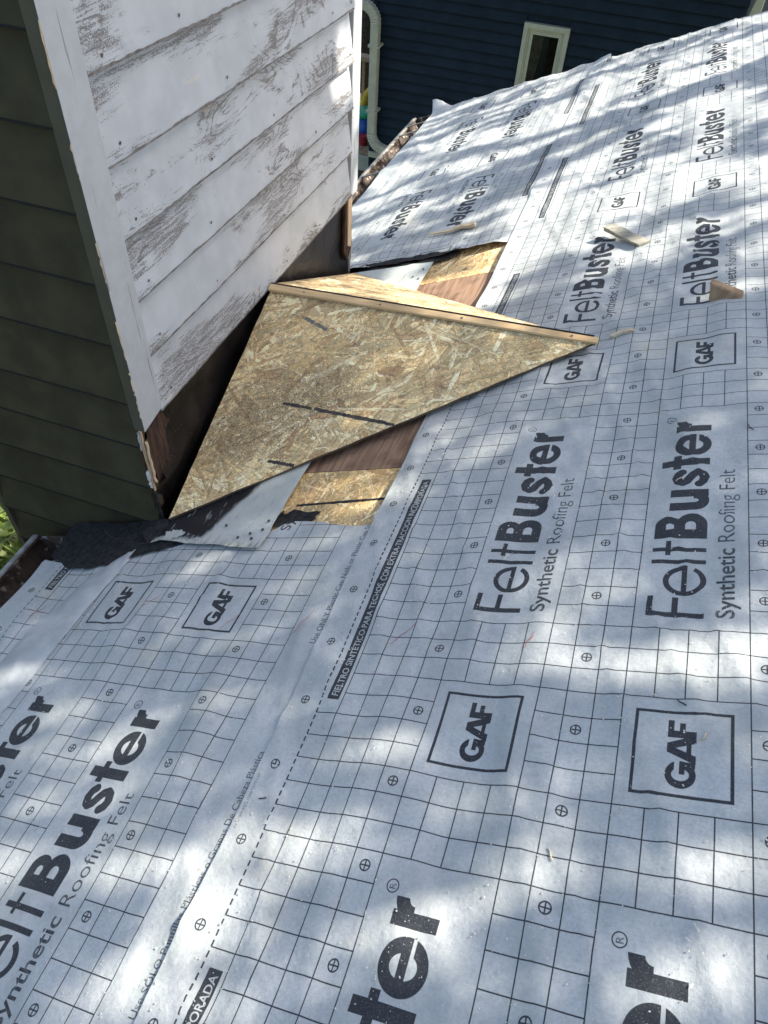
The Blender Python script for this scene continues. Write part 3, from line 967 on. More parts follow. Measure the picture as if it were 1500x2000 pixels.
for k in range(len(oz) - 1):
    z0, z1 = oz[k], min(oz[k + 1] + 0.5, ZT)
    if z1 - z0 < 0.9: continue
    x0, x1 = XL, XW - 0.48
    fy, by = YN - 0.22, YN + 0.7
    dz = 0.03 * random.uniform(-1, 1)
    vs = []
    for x in (x0, x1):
        vs += [Wd(x, by, z0), Wd(x, fy, z0 + (dz if x == x0 else 0)), Wd(x, YN + 0.55, z1), Wd(x, by, z1)]
    o = obj('lap_board', vs, [(0, 1, 5, 4), (1, 2, 6, 5), (2, 3, 7, 6), (3, 0, 4, 7), (3, 2, 1, 0), (4, 5, 6, 7)], M_OLIVE, chase)
    o['label'] = 'olive painted lap board'
    fix(o)
    boxw('butt_shadow_edge', (x0 + 0.05, fy - 0.02, z0 - 0.03), (x1 - 0.02, fy + 0.1, z0 + 0.07), M_BUTT_SHADOW, chase)  # dark strip stands in for the shadow line under the lap
# corner boards: a wide one on the white face whose edge is olive, and the far one
hx = [(XW - 0.47, YN - 0.2, 0.62), (XW + 0.2, YN - 0.2, 0.62), (XW + 0.2, YN + 1.72, 0.95), (XW - 0.47, YN + 1.72, 0.95)]
cb = hexa('corner_board', [Wd(*p) for p in hx], [Wd(p[0], p[1], ZT) for p in hx], [M_TRIM, M_OLIVE_TRIM], chase, 0.0012)
for pl in cb.data.polygons:
    if pl.normal.y < -0.8: pl.material_index = 1
boxw('corner_board', (XW - 0.75, 45.95, -0.3), (XW - 0.16, YF + 0.05, ZT), M_TRIM, chase, 0.002)
boxw('corner_board', (XL - 0.4, YN - 0.1, ZG), (XL + 0.02, YN + 1.6, ZT), M_OLIVE_TRIM, chase, 0.002)
# sliver of bare wood and torn paint down the near corner
def splinter(name, y, x, z0, z1, w, mat, seed, par=chase):
    r = random.Random(seed); n = 9; vs = []
    for i in range(n):
        z = z0 + (z1 - z0) * i / (n - 1); ww = w * r.uniform(0.35, 1.0)
        yy = y + r.uniform(-0.05, 0.05)
        vs += [Wd(x - ww / 2, yy, z), Wd(x + ww / 2, yy, z), Wd(x + ww / 2, yy + 0.14, z), Wd(x - ww / 2, yy + 0.14, z)]
    fs = [(4 * i + j, 4 * i + (j + 1) % 4, 4 * i + 4 + (j + 1) % 4, 4 * i + 4 + j) for i in range(n - 1) for j in range(4)]
    fs += [(3, 2, 1, 0), tuple(4 * (n - 1) + j for j in range(4))]
    o = obj(name, vs, fs, mat, par); fix(o); return o
splinter('bare_wood', YN - 0.08, XW - 0.30, -4.3, 0.55, 0.17, M_SPLIT, 1)
splinter('bare_wood', YN - 0.02, XW - 0.12, -3.6, -0.4, 0.12, M_SPLIT, 2)
splinter('paint_flake', YN - 0.16, XW - 0.40, -4.0, -2.7, 0.24, M_FLAKE, 3)
splinter('paint_flake', YN - 0.14, XW - 0.38, -0.95, 0.3, 0.15, M_TRIM, 4)
splinter('corner_strip', YN - 0.02, XW - 0.40, -7.1, -4.3, 0.26, M_MEMB, 5)
for (y0_, y1_, z0_, z1_, sd) in ((YN - 0.09, 0.5, 8.2, 9.4, 6),):
    pass
for i, (z, L) in enumerate(((9.6, 1.9), (5.4, 2.2), (3.2, 1.4), (17.5, 2.2), (14.2, 1.4), (1.6, 1.2))):
    splinter('chipped_edge', YN - 0.24, XW + 0.18, z, z + L, 0.035, M_SPLIT, 20 + i)

# dark flashing and rotten sheathing under the boards
vs, fs = [], []
ny, nz = 60, 14
for i in range(ny + 1):
    y = YN + 0.2 + (46.3 - YN) * i / ny
    for j in range(nz + 1):
        t = j / nz
        zt = 1.2 - TZ * (y - 15); zb = -7.6 - TZ * (y - 15)
        z = zb + (zt - zb) * t
        # buckled and dented towards the near corner
        bk = math.exp(-((y - 17.5) / 3.2) ** 2) * (0.34 * math.exp(-((t - 0.42) / 0.16) ** 2) - 0.16 * math.exp(-((t - 0.7) / 0.1) ** 2))
        x = XW - 0.50 + 0.12 * float(vnoise(y * 0.25, t * 3, 61)) + bk + 0.18 * max(0, 0.18 - t) / 0.18
        if y < 16.2 and t > 0.42: x -= 0.32
        vs.append(Wd(x, y, z))
fs = []
for i in range(ny):
    for j in range(nz):
        yc = YN + 0.2 + (46.3 - YN) * (i + 0.5) / ny; tc = (j + 0.5) / nz
        if yc < 15.7 - 1.3 * abs(tc - 0.75) * 2 and tc > 0.36: continue
        a = i * (nz + 1) + j
        fs.append((a, a + nz + 1, a + nz + 2, a + 1))
obj('flashing', vs, fs, M_FLASH, chase, True)
hx = [Wd(XW - 0.95, YN + 0.12, -7.4), Wd(XW - 0.56, YN + 0.12, -7.4), Wd(XW - 0.56, YN + 3.0, -7.4), Wd(XW - 0.95, YN + 3.0, -7.4)]
vs, fs = [], []
for i in range(9):
    y = YN + 0.0 + 3.6 * i / 8
    for j in range(21):
        z = -7.6 + 8.7 * j / 20
        vs.append(Wd(XW - 0.60 + 0.26 * float(vnoise(y * 3.2, z * 0.9, 62)) + 0.14 * float(vnoise(y * 7, z * 2.2, 63)) - 0.1 * max(0, (y - YN - 2.2)) / 1.2, y, z))
fs = [(i * 21 + j, i * 21 + 21 + j, i * 21 + 22 + j, i * 21 + 1 + j) for i in range(8) for j in range(20)]
obj('rotten_board', vs, fs, M_ROT, chase, True)
prism('sheathing_board', [Wd(XW - 0.42, 44.55, -4.4), Wd(XW - 0.42, 45.3, -5.7), Wd(XW - 0.42, 46.35, -4.9), Wd(XW - 0.42, 46.3, -0.1), Wd(XW - 0.42, 44.9, 0.2)], Vector((0.3 * C, 0, 0)), M_ROT, chase, 0.002)
prism('sheathing_board', [Wd(XW - 0.2, 45.2, -4.2), Wd(XW - 0.2, 45.9, -4.6), Wd(XW - 0.2, 46.0, -0.1), Wd(XW - 0.2, 45.1, 0.1)], Vector((0.2 * C, 0, 0)), M_SPLIT, chase, 0.002)
boxw('far_flashing', (XW - 0.9, 46.3, -8.6), (XW - 0.35, 46.75, -3.0), M_GUTLIP, chase)
for i, (y, z0, z1) in enumerate(((45.6, -5.6, -4.4), (46.35, -6.1, -4.6))):
    splinter('paint_flake', y, XW - 0.2, z0, z1, 0.14, M_FLAKE, 40 + i)

# ------------------------------------------------------------------ cricket behind the chimney
Cn = P(-15.65, 13.5, 0.34); Bn = P(8.05, 28.0, 0.42); An = Wd(-14.5, 29.35, 0.50)
Dn = P(-15.6, 45.9, 0.30)
ck = empty('cricket', P(-4, 29, 0), 'triangular cricket of strand board built against the chimney, with a pine strip along its ridge', 'roof cricket')
pn = (Bn - Cn).cross(An - Cn).normalized()
pf = (Dn - Bn).cross(An - Bn).normalized()
if pn.z < 0: pn = -pn
if pf.z < 0: pf = -pf

# face picture for the near panel: flakes plus dirt specks and two printed stripes
def panel_picture():
    a = STR.copy()
    N = a.shape[0]
    return a


def slab(name, tri, nrm, th, mat, parent, uvo, uvrot):
    """triangular board: rough sawn edges, thickness th below the face."""
    e1 = (tri[1] - tri[0]).normalized(); e2 = nrm.cross(e1)
    r = random.Random(name)
    edge = []
    for i in range(3):
        p, q = tri[i], tri[(i + 1) % 3]
        m = 26
        for k in range(m):
            t = k / m
            pt = p.lerp(q, t)
            if k: pt = pt + nrm.cross((q - p).normalized()) * r.uniform(-0.03, 0.03) * C
            edge.append(pt)
    n = len(edge)
    vs = [p.copy() for p in edge] + [p - nrm * th for p in edge]
    ctr = (tri[0] + tri[1] + tri[2]) / 3
    vs.append(ctr)
    uv = []
    for p in vs:
        d = (p - tri[0]) / C
        x, y = d.dot(e1), d.dot(e2)
        c, s = math.cos(uvrot), math.sin(uvrot)
        uv.append(((x * c - y * s) * 50 / 1536 + uvo[0], (x * s + y * c) * 50 / 1536 + uvo[1]))
    fs = [(i, (i + 1) % n, 2 * n) for i in range(n)]
    fs += [((i + 1) % n, i, n + i, n + (i + 1) % n) for i in range(n)]
    o = obj(name, vs, fs, [mat, M_EDGE], parent, uv=uv)
    for i, pl in enumerate(o.data.polygons):
        pl.material_index = 0 if i < n else 1
    return o


def near_panel_mat():
    m = osb_mat('strand_board_near', OSB_IMG, (1.58, 1.68, 1.78), 0.0)
    nt = m.node_tree; g = G(nt); b = nt.nodes['Principled BSDF']
    src = b.inputs['Base Color'].links[0].from_socket
    uv = [n for n in nt.nodes if n.type == 'UVMAP'][0]
    s = g.n('SeparateXYZ', i_0=uv.outputs[0])
    x = g.math('MULTIPLY', s.outputs[0], 1536 / 50.0); y = g.math('MULTIPLY', s.outputs[1], 1536 / 50.0)
    p = g.pos()
    n = g.noise(p, 230, 4, 0.75); n2 = g.noise(p, 7, 4, 0.6); n3 = g.noise(p, 60, 3)
    # grime trodden over the lower half, next to the chimney
    dx = g.math('DIVIDE', g.math('SUBTRACT', x, 9.0), 8.0); dy = g.math('DIVIDE', g.math('SUBTRACT', y, 5.0), 4.2)
    d = g.math('SQRT', g.math('ADD', g.math('MULTIPLY', dx, dx), g.math('MULTIPLY', dy, dy)))
    area = g.math('SUBTRACT', 1.0, g.ramp(g.math('ADD', d, g.math('MULTIPLY', n2, 0.9)), 0.7, 1.7))
    lo = g.math('SUBTRACT', 0.66, g.math('MULTIPLY', area, 0.17))
    sp = g.math('MULTIPLY', g.ramp(g.math('SUBTRACT', n, lo), 0.0, 0.06), 0.68)
    c = g.mix(sp, src, (0.045, 0.038, 0.032))
    c = g.mix(g.math('MULTIPLY', area, 0.10), c, (0.17, 0.15, 0.13))
    setc(nt, b, c)
    return m


M_NEAR = near_panel_mat()
near = slab('near_panel', [Cn, Bn, An], pn, 0.24 * C, M_NEAR, ck, (0.02, 0.03), 0.0)
slab('far_panel', [Bn, Dn, An + Vector((0, 0.35 * C, 0.25 * C))], pf, 0.24 * C, M_OSB, ck, (0.4, 0.2), 0.6)
# printed layout stripes on the near panel (sit a hair above the board)
e1 = (Bn - Cn).normalized(); e2 = pn.cross(e1)
def on_panel(px, py, h=0.012): return Cn + (e1 * px + e2 * py + pn * h) * C
def stripe(x0, y0, x1, y1, w, seed):
    r = random.Random(seed); n = 46; vs = []
    dx, dy = x1 - x0, y1 - y0; L = math.hypot(dx, dy); nx, ny_ = -dy / L, dx / L
    fs = []
    for i in range(n):
        t = i / (n - 1); a = w * r.uniform(0.45, 1.0) * min(1, 0.4 + 6 * t) ; b_ = w * r.uniform(0.45, 1.0)
        x, y = x0 + dx * t, y0 + dy * t
        vs += [on_panel(x + nx * a, y + ny_ * a), on_panel(x - nx * b_, y - ny_ * b_)]
        if i and r.random() < 0.985: fs.append((2 * i - 2, 2 * i - 1, 2 * i + 1, 2 * i))
    return obj('printed_stripe', vs, fs, M_STRIPE, ck)


def pan_xy(p):
    d = (p - Cn) / C
    return d.dot(e1), d.dot(e2)


CAMP = cam.matrix_world.translation.copy()
# stripe end points given in panel coordinates (squares along the lower edge, squares up the face)
STRIPES = [(8.95, 4.62, 14.9, 0.02, 0.16, 1), (6.9, 1.1, 8.35, 0.05, 0.15, 2)]
for s_ in STRIPES: stripe(*s_)
o = stripe(12.06, 10.35, 13.2, 8.6, 0.17, 3); o.name = 'grey_flake'; o.data.materials[0] = mottled('grey_flake', (0.20, 0.20, 0.17), 0.3, 60, 0.8)
# pine strip along the ridge
rd = (Bn - An).normalized()
A0 = An + Vector((0, 0, 0.04 * C)) - rd * 0.1 * C; B0 = Bn + rd * 0.12 * C + Vector((0, 0, 0.02 * C))
up = (pn * 0.75 + pf * 0.25).normalized(); sd_ = rd.cross(up).normalized()
if sd_.y > 0: sd_ = -sd_
def rq(p, a, b_): return p + sd_ * a * C + up * b_ * C
strip = hexa('ridge_strip', [rq(A0, 0.30, 0.0), rq(B0, 0.26, 0.0), rq(B0, -0.16, 0.02), rq(A0, -0.2, 0.04)],
             [rq(A0, 0.27, 0.17), rq(B0, 0.24, 0.14), rq(B0, -0.16, 0.20), rq(A0, -0.2, 0.27)], M_PINE, ck, 0.001)
hexa('ridge_dark_strip', [rq(A0, -0.22, -0.1), rq(B0 - rd * 0.3 * C, -0.18, -0.1), rq(B0 - rd * 0.3 * C, -0.3, -0.1), rq(A0, -0.34, -0.1)],
     [rq(A0, -0.22, 0.31), rq(B0 - rd * 0.3 * C, -0.18, 0.25), rq(B0 - rd * 0.3 * C, -0.3, 0.2), rq(A0, -0.34, 0.25)], M_MEMB, ck)  # thin black strip along the far side of the pine strip
def disc(name, c, nrm, r, mat, parent, seg=8, h=0.004):
    a = nrm.orthogonal().normalized(); b_ = nrm.cross(a)
    vs = [c + (a * math.cos(2 * math.pi * k / seg) + b_ * math.sin(2 * math.pi * k / seg)) * r for k in range(seg)]
    vs += [v + nrm * h for v in vs]
    fs = [tuple(range(seg, 2 * seg)), tuple(range(seg - 1, -1, -1))] + [(k, (k + 1) % seg, seg + (k + 1) % seg, seg + k) for k in range(seg)]
    return obj(name, vs, fs, mat, parent)
for t in (0.12, 0.37, 0.62, 0.93):
    c = rq(A0.lerp(B0, t), 0.05, 0.195)
    disc('nail', c, up, 0.0035, M_NAIL, ck, 7, 0.0012)

# ------------------------------------------------------------------ pale metal sheet under the cricket
vs, uv, fs = [], [], []
nu_, nv_ = 90, 12
for i in range(nu_ + 1):
    t = i / nu_
    for j in range(nv_ + 1):
        s = j / nv_
        v = -15.9 + (-7.75 + 15.9) * s + 0.12 * float(vnoise(t * 30, s * 2, 71)) * (1 if j in (0, nv_) else 0)
        e0 = 11.75 - 0.55 * s + 0.3 * float(vnoise(s * 9, 0, 72)) + 0.12 * float(vnoise(s * 40, 0, 73))
        e1_ = 46.4 - 0.9 * s
        u = e0 + (e1_ - e0) * t ** 1.6
        n = 0.10 + 0.05 * float(vnoise(v * 0.4, u * 0.4, 74)) + 0.20 * max(0, 1 - (u - e0) / 1.2) ** 2 * (0.4 + s * 0.2)
        n += 0.10 * math.exp(-((v + 9.6) / 0.35) ** 2) * max(0, (u - 13) / 5 if u < 18 else 1)
        vs.append(P(v, u, n if u > 13.8 or True else n)); uv.append((v, u))
w_ = nv_ + 1
fs = [(i * w_ + j, i * w_ + j + 1, (i + 1) * w_ + j + 1, (i + 1) * w_ + j) for i in range(nu_) for j in range(nv_)]
sheet = obj('metal_flashing', [p for p in vs], fs, M_METAL, None, True, uv=uv)
tag(sheet, 'pale old metal flashing sheet with black tar smears running under the cricket', 'flashing')
for (v, u) in ((-8.6, 11.9), (-8.2, 12.6), (-8.9, 12.3), (-8.15, 13.3), (-9.6, 12.0), (-8.3, 44.2), (-8.9, 43.0), (-8.2, 42.4), (-11.0, 13.0)):
    disc('nail', P(v, u, 0.13), EN, 0.0045, M_NAIL, sheet, 7, 0.003)

# black membrane by the chimney foot, and under the far sheet
def patch(name, poly, n, mat, label, cat, seed, amp=0.06, sub=7):
    """filled ragged outline on the roof plane, gently rumpled."""
    bm = bmesh.new()
    r = random.Random(seed)
    pts = []
    for (a, b_) in zip(poly, poly[1:] + poly[:1]):
        for k in range(sub):
            t = k / sub
            pts.append((a[0] + (b_[0] - a[0]) * t + (r.uniform(-amp, amp) if k else 0), a[1] + (b_[1] - a[1]) * t + (r.uniform(-amp, amp) if k else 0)))
    vsb = [bm.verts.new(P(v, u, n + float(vnoise(v * 0.9, u * 0.9, seed)) * 0.16)) for v, u in pts]
    f = bm.faces.new(vsb)
    bmesh.ops.triangulate(bm, faces=[f])
    bmesh.ops.subdivide_edges(bm, edges=list(bm.edges), cuts=2, use_grid_fill=True)
    for vtx in bm.verts:
        q = vtx.co / C
        v = q.dot(EV); u = q.dot(EU)
        vtx.co += EN * C * (float(vnoise(v * 1.3, u * 1.3, seed + 1)) * 0.18)
    if sum(fc.normal.z for fc in bm.faces) < 0: bmesh.ops.reverse_faces(bm, faces=bm.faces)
    me = bpy.data.meshes.new(name); bm.to_mesh(me); bm.free()
    me.polygons.foreach_set('use_smooth', [True] * len(me.polygons))
    me.materials.append(mat)
    o = bpy.data.objects.new(name, me); link(o)
    return tag(o, label, cat)
patch('black_membrane', [(-24.0, 10.6), (-21.5, 9.6), (-19.8, 9.5), (-18.0, 9.9), (-15.6, 11.0), (-13.4, 11.7), (-12.9, 12.5), (-13.2, 13.3), (-14.5, 13.7), (-24.0, 13.55)], 0.02, M_MEMB,
      'dark bitumen membrane exposed between the chimney foot and the gutter', 'membrane', 81)
patch('black_membrane', [(-17.4, 12.4), (-16.2, 11.7), (-15.7, 12.2), (-15.4, 13.2), (-15.9, 13.6), (-18.0, 13.6)], 0.14, M_MEMB,
      'crumpled scrap of black membrane against the near chimney corner', 'membrane', 82, 0.1)
patch('black_membrane', [(-15.8, 45.4), (-12.0, 45.6), (-7.3, 45.7), (-5.9, 46.2), (-5.9, 47.6), (-15.8, 48.0)], -0.02, M_MEMB,
      'black membrane peeping out from under the cut end of the far felt sheet', 'membrane', 83)
patch('black_membrane', [(-8.3, 13.2), (-5.6, 13.2), (-5.2, 14.25), (-8.0, 14.6)], -0.14, M_MEMB,
      'small black membrane scrap on the bare strand board before the lower felt edge', 'membrane', 84)
o = tube('loose_wire', [P(-20.0, 12.3, 0.55), P(-19.3, 11.9, 0.5), P(-18.4, 11.6, 0.45), P(-17.5, 11.75, 0.5), P(-16.9, 11.35, 0.5), P(-16.4, 11.2, 0.5), P(-15.6, 11.25, 0.5)], 0.0009, mottled('brown_wire', (0.06, 0.04, 0.04), 0.2), None, 5)
tag(o, 'thin curled brown wire lying on the black membrane', 'wire')

# ------------------------------------------------------------------ gutters
def gutter(name, u0, u1, label, straps, endcap):
    g0 = empty(name, P(-26, (u0 + u1) / 2, -1), label, 'gutter', 'eave gutters')
    prof = [(-24.35, -0.75), (-24.4, -2.9), (-24.9, -3.4), (-26.6, -3.4), (-27.6, -2.6), (-28.0, -1.5), (-28.3, -0.75), (-28.05, -0.62), (-27.95, -0.75)]
    pro2 = [(v - (0.12 if v > -27 else 0), n - 0.14) for v, n in prof]
    m = 14; vs = []; fs = []
    k = len(prof)
    for i in range(m + 1):
        u = u0 + (u1 - u0) * i / m
        for v, n in prof: vs.append(P(v, u, n))
    fs = [(i * k + j, i * k + j + 1, (i + 1) * k + j + 1, (i + 1) * k + j) for i in range(m) for j in range(k - 1)]
    o = obj('trough', vs, fs, M_GUT, g0, True)
    md = o.modifiers.new('thick', 'SOLIDIFY'); md.thickness = 0.002; md.offset = 0
    boxr('outer_lip', (-28.55, u0, -0.85), (-28.02, u1, -0.5), M_GUTLIP, g0, 0.004)
    for u in straps:
        boxr('hanger', (-28.2, u - 0.22, -0.62), (-24.2, u + 0.22, -0.5), M_GUTLIP, g0)
    for u in endcap:
        prism('end_cap', [P(v, u, n) for v, n in prof[:7]], EU * 0.006, M_GUT, g0)
    return g0


gutter('gutter', -60, 13.2, 'brown rusted gutter in shade below the near chimney face', (-4, -22, -40), (13.1,))
gf = gutter('gutter', 48.0, 102.6, 'dirty gutter along the far eave with rust stained sunlit inside', (61, 79, 94.5, 98.5), (102.5,))
# debris caught in the far gutter
vs, fs = [], []
for i in range(420):
    v = random.uniform(-27.4, -24.7); u = random.uniform(48, 99)
    if random.random() < 0.4: v = random.uniform(-25.8, -24.6)
    n = -3.36 + 0.1 * random.random(); s = random.uniform(0.08, 0.26); b0 = len(vs)
    a = random.uniform(0, 6.28)
    for k in range(4):
        vs.append(P(v + s * math.cos(a + k * 1.57) * (1 if k % 2 else 0.5), u + s * math.sin(a + k * 1.57), n + random.uniform(-0.04, 0.12)))
    fs += [(b0, b0 + 1, b0 + 2), (b0, b0 + 2, b0 + 3)]
obj('leaf_litter', vs, fs, M_GUT, gf, kind='stuff')

# ------------------------------------------------------------------ offcuts lying on the felt
def chip(name, a, b_, wa, wb, ta, tb, na, nb, mat, label, skew=0.0):
    """split shim: from (v,u) a to b with widths and thicknesses at each end and heights na, nb."""
    a = np.array(a); b_ = np.array(b_); d = (b_ - a) / np.hypot(*(b_ - a)); q = np.array((-d[1], d[0]))
    r = random.Random(label); m = 8
    vs = []
    for i in range(m + 1):
        t = i / m; c = a + (b_ - a) * t; w = wa + (wb - wa) * t; th = ta + (tb - ta) * t; n = na + (nb - na) * t
        j = 0.05 * r.uniform(-1, 1)
        for sgn in (-1, 1):
            e = c + q * (sgn * w / 2 + j) + d * skew * sgn * (1 if i in (0, m) else 0.6)
            h = float(wrinkle(e[0], e[1])) + n
            vs += [P(e[0], e[1], h), P(e[0], e[1], h + th * r.uniform(0.9, 1.08))]
    fs = []
    for i in range(m):
        o0 = i * 4
        fs += [(o0, o0 + 4, o0 + 5, o0 + 1), (o0 + 2, o0 + 3, o0 + 7, o0 + 6), (o0 + 1, o0 + 5, o0 + 7, o0 + 3), (o0, o0 + 2, o0 + 6, o0 + 4)]
    fs += [(0, 1, 3, 2), (m * 4, m * 4 + 2, m * 4 + 3, m * 4 + 1)]
    o = obj(name, vs, fs, mat)
    fix(o)
    return tag(o, label, 'wood offcut', 'wood offcuts lying on the felt')


chip('wood_shim', (6.95, 44.1), (9.7, 41.4), 0.68, 0.9, 0.34, 0.14, 0.45, 0.06, M_GREYSHIM, 'thick greyish shim with one end propped up, beside the upper lettering', 0.1)
chip('wood_shim', (-10.1, 51.5), (-5.6, 51.9), 0.12, 0.8, 0.08, 0.28, 0.10, 0.12, M_SHIM, 'long thin tapered shim on the far felt sheet')
chip('wood_splinter', (8.75, 29.05), (10.05, 29.3), 0.3, 0.2, 0.2, 0.14, 0.03, 0.03, M_SHIM, 'short pale splinter next to the cricket tip')
# triangular wedge standing on edge
w0 = P(14.02, 31.6, 0.05); w1 = P(15.85, 31.25, 0.05)
prism('wood_wedge', [w0, w1, P(15.85, 31.45, 0.18), P(14.18, 32.0, 1.02)], (EU * 0.42 + EV * 0.06 + EN * 0.1) * C, M_WEDGE, None, 0.002)
wd = bpy.data.objects['wood_wedge']
tag(wd, 'triangular wooden wedge standing on edge, its brown cut face towards the camera', 'wood offcut', 'wood offcuts lying on the felt')

# twigs and slivers
twig_spots = [(14.62, 2.6, 0.9, 0.35, 'tan splinter inside the right framed box in front'), (13.9, 3.85, 2.5, 0.3, 'short dark twig just above the right framed box'),
              (13.2, 15.5, 0.8, 0.35, 'pale sliver lying across the heavy letters of the right word'), (16.1, 19.0, 2.1, 0.55, 'bent grey twig by the line right of the big word'),
              (10.4, -1.95, 2.2, 0.42, 'thin curved brown twig between the two columns of small squares'), (-0.6, -1.9, 0.3, 0.3, 'short twig on the blank margin beside the dashed line')]
for i, (v, u, a, L, lab) in enumerate(twig_spots):
    pts = [P(v + math.cos(a) * L * (t - 0.5) + 0.04 * math.sin(t * 5 + i), u + math.sin(a) * L * (t - 0.5), float(wrinkle(v, u)) + 0.065) for t in (0, 0.35, 0.7, 1)]
    o = tube('twig', pts, 0.0011, M_SHIM if i % 2 == 0 else M_TRUNK, None, 5)
    tag(o, lab, 'twig', 'slivers scattered over the felt')

# saw dust
def sawdust(N):
    k = np.arange(N)
    v = rng.uniform(-24, 20, N); u = -12 + 62 * rng.random(N) ** 1.5
    d = vnoise(v * 0.25, u * 0.22, 91) + 0.6 * vnoise(v * 0.9, u * 0.8, 92)
    keep = (d > rng.uniform(-0.45, 0.35, N))
    tri = (v < -1.2) & (u > 10.5) & (u < 47)           # not on the metal and bare boards
    keep &= ~tri
    keep &= (u > 1) | (rng.random(N) < 0.4)
    # nor under the cricket
    q = (u - 28) / np.maximum(1e-3, (8.2 - v) * 0.78)
    keep &= ~((v < 8.3) & (np.abs(q) < 1) & (u > 13))
    v, u = v[keep], u[keep]
    n = len(v)
    big = rng.random(n)
    s = 0.009 + 0.019 * big ** 5
    L = s * np.where(rng.random(n) < 0.025, rng.uniform(3, 8, n), rng.uniform(0.8, 1.8, n))
    a = rng.uniform(0, 2 * np.pi, n)
    h = wrinkle(v, u) + 0.045 + np.where(v < -1.45, -0.06, 0.02)
    h += np.where(v > 20.5, 0.1, 0)
    du, dv = np.cos(a), np.sin(a)
    vs = []
    for (p, q_, z) in ((-1, -1, 0), (1, -1, 0), (1, 1, 0), (-1, 1, 0), (0, 0, 1)):
        V = v + dv * L * p + du * s * q_; U = u + du * L * p - dv * s * q_
        H = h + z * s * 1.2
        vs.append((V[:, None] * SV + U[:, None] * SU + H[:, None] * SN) * C)
    vs = np.stack(vs, 1).reshape(-1, 3)
    b = np.arange(n)[:, None] * 5
    f = np.concatenate([b + np.array(t) for t in ((0, 1, 4), (1, 2, 4), (2, 3, 4), (3, 0, 4))], 1).reshape(-1, 3)
    me = bpy.data.meshes.new('saw_dust')
    me.vertices.add(len(vs)); me.vertices.foreach_set('co', vs.astype(np.float32).ravel())
    me.loops.add(f.size); me.loops.foreach_set('vertex_index', f.astype(np.int32).ravel())
    me.polygons.add(len(f)); me.polygons.foreach_set('loop_start', (np.arange(len(f)) * 3).astype(np.int32))
    me.update(calc_edges=True)
    me.materials.append(M_DUST)
    o = link(bpy.data.objects.new('saw_dust', me))
    tag(o, 'pale saw dust and chips sprinkled over the felt', kind='stuff')


sawdust(30000)

# ------------------------------------------------------------------ neighbour's navy house
YB = 155.0
BX0, BX1, BZT = -50.3, 19.4, 14.0
house = empty('navy_house', Wd(-15, YB, ZG), 'neighbouring house in dark navy lap siding with cream trim beyond the gable edge', 'house')
boxw('wall_core', (BX0 + 0.3, YB + 0.8, ZG), (BX1 - 0.1, YB + 90, BZT), M_NAVY, house)
z = -14.92 - 1.945 * 24
wx0, wx1, wz0, wz1 = -19.57, -10.65, -33.5, -12.46
while z < BZT:
    z0, z1 = z, z + 1.945
    segs = [(BX0, BX1)]
    if z1 > wz0 and z0 < wz1: segs = [(BX0, wx0 + 0.1), (wx1 - 0.1, BX1)]
    for a, b_ in segs:
        vs = []
        for x in (a, b_):
            vs += [Wd(x, YB + 0.75, z0), Wd(x, YB, z0), Wd(x, YB + 0.02, z0 + 0.28), Wd(x, YB + 0.64, z1 - 0.12), Wd(x, YB + 0.68, z1 + 0.1), Wd(x, YB + 0.75, z1)]
        n = 6
        fs = [(j, (j + 1) % n, n + (j + 1) % n, n + j) for j in range(n)] + [tuple(range(n - 1, -1, -1)), tuple(range(n, 2 * n))]
        o = obj('lap_board', vs, fs, M_NAVY, house); fix(o)
    z += 1.945
win = empty('window', Wd(-15, YB, -20), None, None) if False else None
def ringbox(name, x0, x1, z0, z1, w, y0, y1, mat, parent):
    """four mitred bars round an opening, one mesh."""
    outer = [(x0, z0), (x1, z0), (x1, z1), (x0, z1)]; inner = [(x0 + w, z0 + w), (x1 - w, z0 + w), (x1 - w, z1 - w), (x0 + w, z1 - w)]
    vs = [Wd(x, y, z) for y in (y0, y1) for (x, z) in outer + inner]
    fs = []
    for i in range(4):
        j = (i + 1) % 4
        fs += [(i, j, 4 + j, 4 + i), (8 + i, 12 + i, 12 + j, 8 + j), (i, 8 + i, 8 + j, j), (4 + i, 4 + j, 12 + j, 12 + i)]
    o = obj(name, vs, fs, mat, parent); fix(o, 0.0015); return o
frame = ringbox('window', wx0, wx1, wz0, wz1, 0.85, YB - 0.55, YB + 0.6, M_CREAM, house)
ringbox('frame', wx0 + 0.87, wx1 - 0.87, wz0 + 0.87, wz1 - 0.87, 0.30, YB - 0.25, YB + 0.6, M_CREAM, frame)
ringbox('sash', wx0 + 1.2, wx1 - 1.2, wz0 + 1.2, wz1 - 1.2, 0.72, YB + 0.08, YB + 0.75, M_CREAM, frame)
boxw('pane', (wx0 + 1.9, YB + 0.30, wz0 + 1.9), (wx1 - 1.9, YB + 0.36, wz1 - 1.9), M_GLASS, frame)
boxw('backing', (wx0 + 1.8, YB + 0.54, wz0 + 1.8), (wx1 - 1.8, YB + 0.59, wz1 - 1.8), M_DARK, frame)
prism('pane_reflection', [Wd(wx0 + 1.9, YB + 0.44, wz1 - 1.9), Wd(wx0 + 4.2, YB + 0.44, wz1 - 1.9), Wd(wx0 + 3.6, YB + 0.44, wz1 - 9), Wd(wx0 + 2.4, YB + 0.44, wz0 + 2), Wd(wx0 + 1.9, YB + 0.44, wz0 + 2)], Vector((0, 0.06 * C, 0)), mottled('brown_reflection', (0.20, 0.15, 0.10), 0.35, 30), frame)  # brown reflection in the pane, modelled as a panel behind the glass
